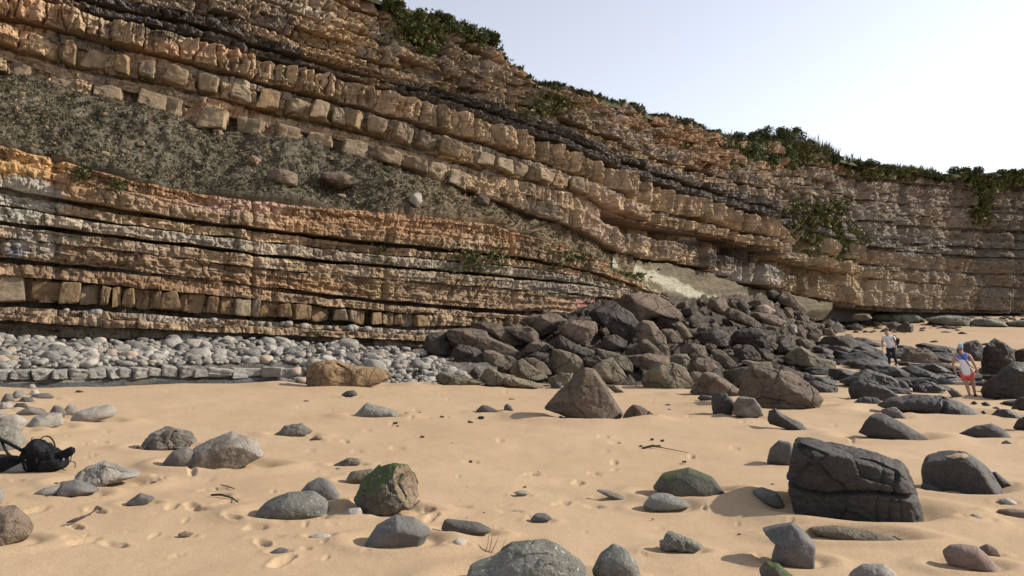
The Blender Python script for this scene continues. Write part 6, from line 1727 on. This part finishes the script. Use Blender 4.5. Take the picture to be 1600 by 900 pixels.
cloth('shirt', [(-.08, 0, .84, (.19, .16)), (-.085, 0, .98, (.19, .16)), (-.11, -.01, 1.12, (.185, .155)), (-.14, -.02, 1.27, (.20, .165)), (-.165, -.03, 1.385, (.15, .13)), (-.36, -.02, 1.37, .085), (-.40, 0, 1.20, .070), (.06, -.02, 1.37, .082), (.105, .01, 1.20, .070), (-.178, -.045, 1.43, .066)],
      [(0, 1), (1, 2), (2, 3), (3, 4), (4, 5), (5, 6), (4, 7), (7, 8), (4, 9)], M_WHITE, P1)
cloth('trousers', [(-.08, 0, .95, (.158, .125)), (-.17, 0, .84, .112), (-.135, -.08, .47, .078), (-.095, 0, .12, .058), (.02, 0, .84, .112), (.10, -.04, .47, .078), (.195, .06, .14, .058)], [(0, 1), (1, 2), (2, 3), (0, 4), (4, 5), (5, 6)], M_DARKC, P1)
cloth('shoe', [(-.09, .04, .05, .05), (-.095, -.06, .045, .05), (-.10, -.16, .035, .042)], [(0, 1), (1, 2)], M_WHITE, P1)
cloth('shoe', [(.20, .10, .06, .05), (.21, 0, .05, .05), (.22, -.10, .045, .042)], [(0, 1), (1, 2)], M_WHITE, P1)
cloth('hair', [(-.22, -.07, 1.62, (.085, .085)), (-.22, -.06, 1.675, (.072, .07)), (-.22, -.02, 1.57, (.075, .05))], [(0, 1), (0, 2)], M_GREYH, P1)
bagp = empty('shoulder_bag', (fx, y1, foot1), -az1); tag(bagp, 'dark bag hanging from the shoulder of the person in the white shirt', 'bag')
V, Q = unit_rock(12, 321, p=4, K=3, amp=.06); mesh_np('body', V * np.array([.10, .11, .19]) + np.array([.21, .16, 1.15]), Q, M_DARKC, True, None, bagp)
v, f = tube([(.18, .16, 1.32), (.12, .08, 1.45), (.05, -.05, 1.46), (.06, -.14, 1.34), (.15, -.06, 1.18), (.2, .1, 1.08)], .016, 6); mesh_py('strap', v, f, M_DARKC, bagp)

# person 2: walking away, seen from behind
y2 = depth_ground(1519, 622); s2 = y2 / F
fx2 = (1519 - CX) * s2; az2 = math.atan2(fx2, y2)
pB = dict(pel=(-.14, 0, .84), chest=(-.24, .02, 1.20), neck=(-.29, .04, 1.43), head=(-.32, .07, 1.575), shL=(-.47, .02, 1.36), elL=(-.53, .02, 1.07), wrL=(-.47, .10, .83), shR=(-.08, .02, 1.35), elR=(.05, .0, 1.09), wrR=(.13, .08, .86),
          hipL=(-.23, 0, .78), knL=(-.15, .02, .42), anL=(-.06, -.04, .08), toeL=(-.07, .12, .03), hipR=(-.05, 0, .78), knR=(.03, .10, .43), anR=(.07, .16, .13), toeR=(.10, .30, .08))
P2_, J2 = person('person', 'person seen from behind in blue cap, blue and white vest and coral red shorts', (fx2, y2, float(zg(fx2, y2))), -az2, **pB, skin=M_SKIN2, facing=1, build=1.08)
cloth('vest', [(-.14, 0, .66, (.185, .15)), (-.145, 0, .80, (.19, .15)), (-.18, .005, .98, (.18, .145)), (-.24, .02, 1.21, (.19, .145)), (-.275, .03, 1.36, (.135, .115)), (-.43, .02, 1.375, (.07, .07)), (-.12, .02, 1.365, (.07, .07))], [(0, 1), (1, 2), (2, 3), (3, 4), (4, 5), (4, 6)], N.m, P2_)
cloth('shorts', [(-.14, 0, .84, (.178, .14)), (-.23, 0, .74, .122), (-.185, .01, .52, .108), (-.05, 0, .74, .122), (-.0, .06, .53, .108)], [(0, 1), (1, 2), (0, 3), (3, 4)], M_CORAL, P2_)
cap = cloth('cap', [(-.32, .05, 1.555, (.085, .096)), (-.32, .06, 1.645, (.094, .102)), (-.32, .06, 1.70, (.07, .075)), (-.32, .06, 1.725, (.03, .03)), (-.32, .16, 1.63, (.06, .02)), (-.32, .21, 1.62, (.045, .014))], [(0, 1), (1, 2), (2, 3), (1, 4), (4, 5)], M_CAP, P2_)
cloth('hair', [(-.32, .05, 1.54, (.074, .066)), (-.32, .03, 1.50, (.05, .035))], [(0, 1)], M_HAIR, P2_)
cloth('sandal', [(-.06, -.06, .025, .04), (-.07, .10, .02, .045)], [(0, 1)], M_WEB, P2_)
cloth('sandal', [(.07, .13, .07, .04), (.10, .28, .055, .045)], [(0, 1)], M_WEB, P2_)
v, f = tube([(-.37, -.08, 1.44), (-.28, -.125, 1.33), (-.16, -.14, 1.18), (-.06, -.12, 1.04), (0.03, -.03, .95)], .014, 6)
mesh_py('strap', v, f, M_WEB, P2_)
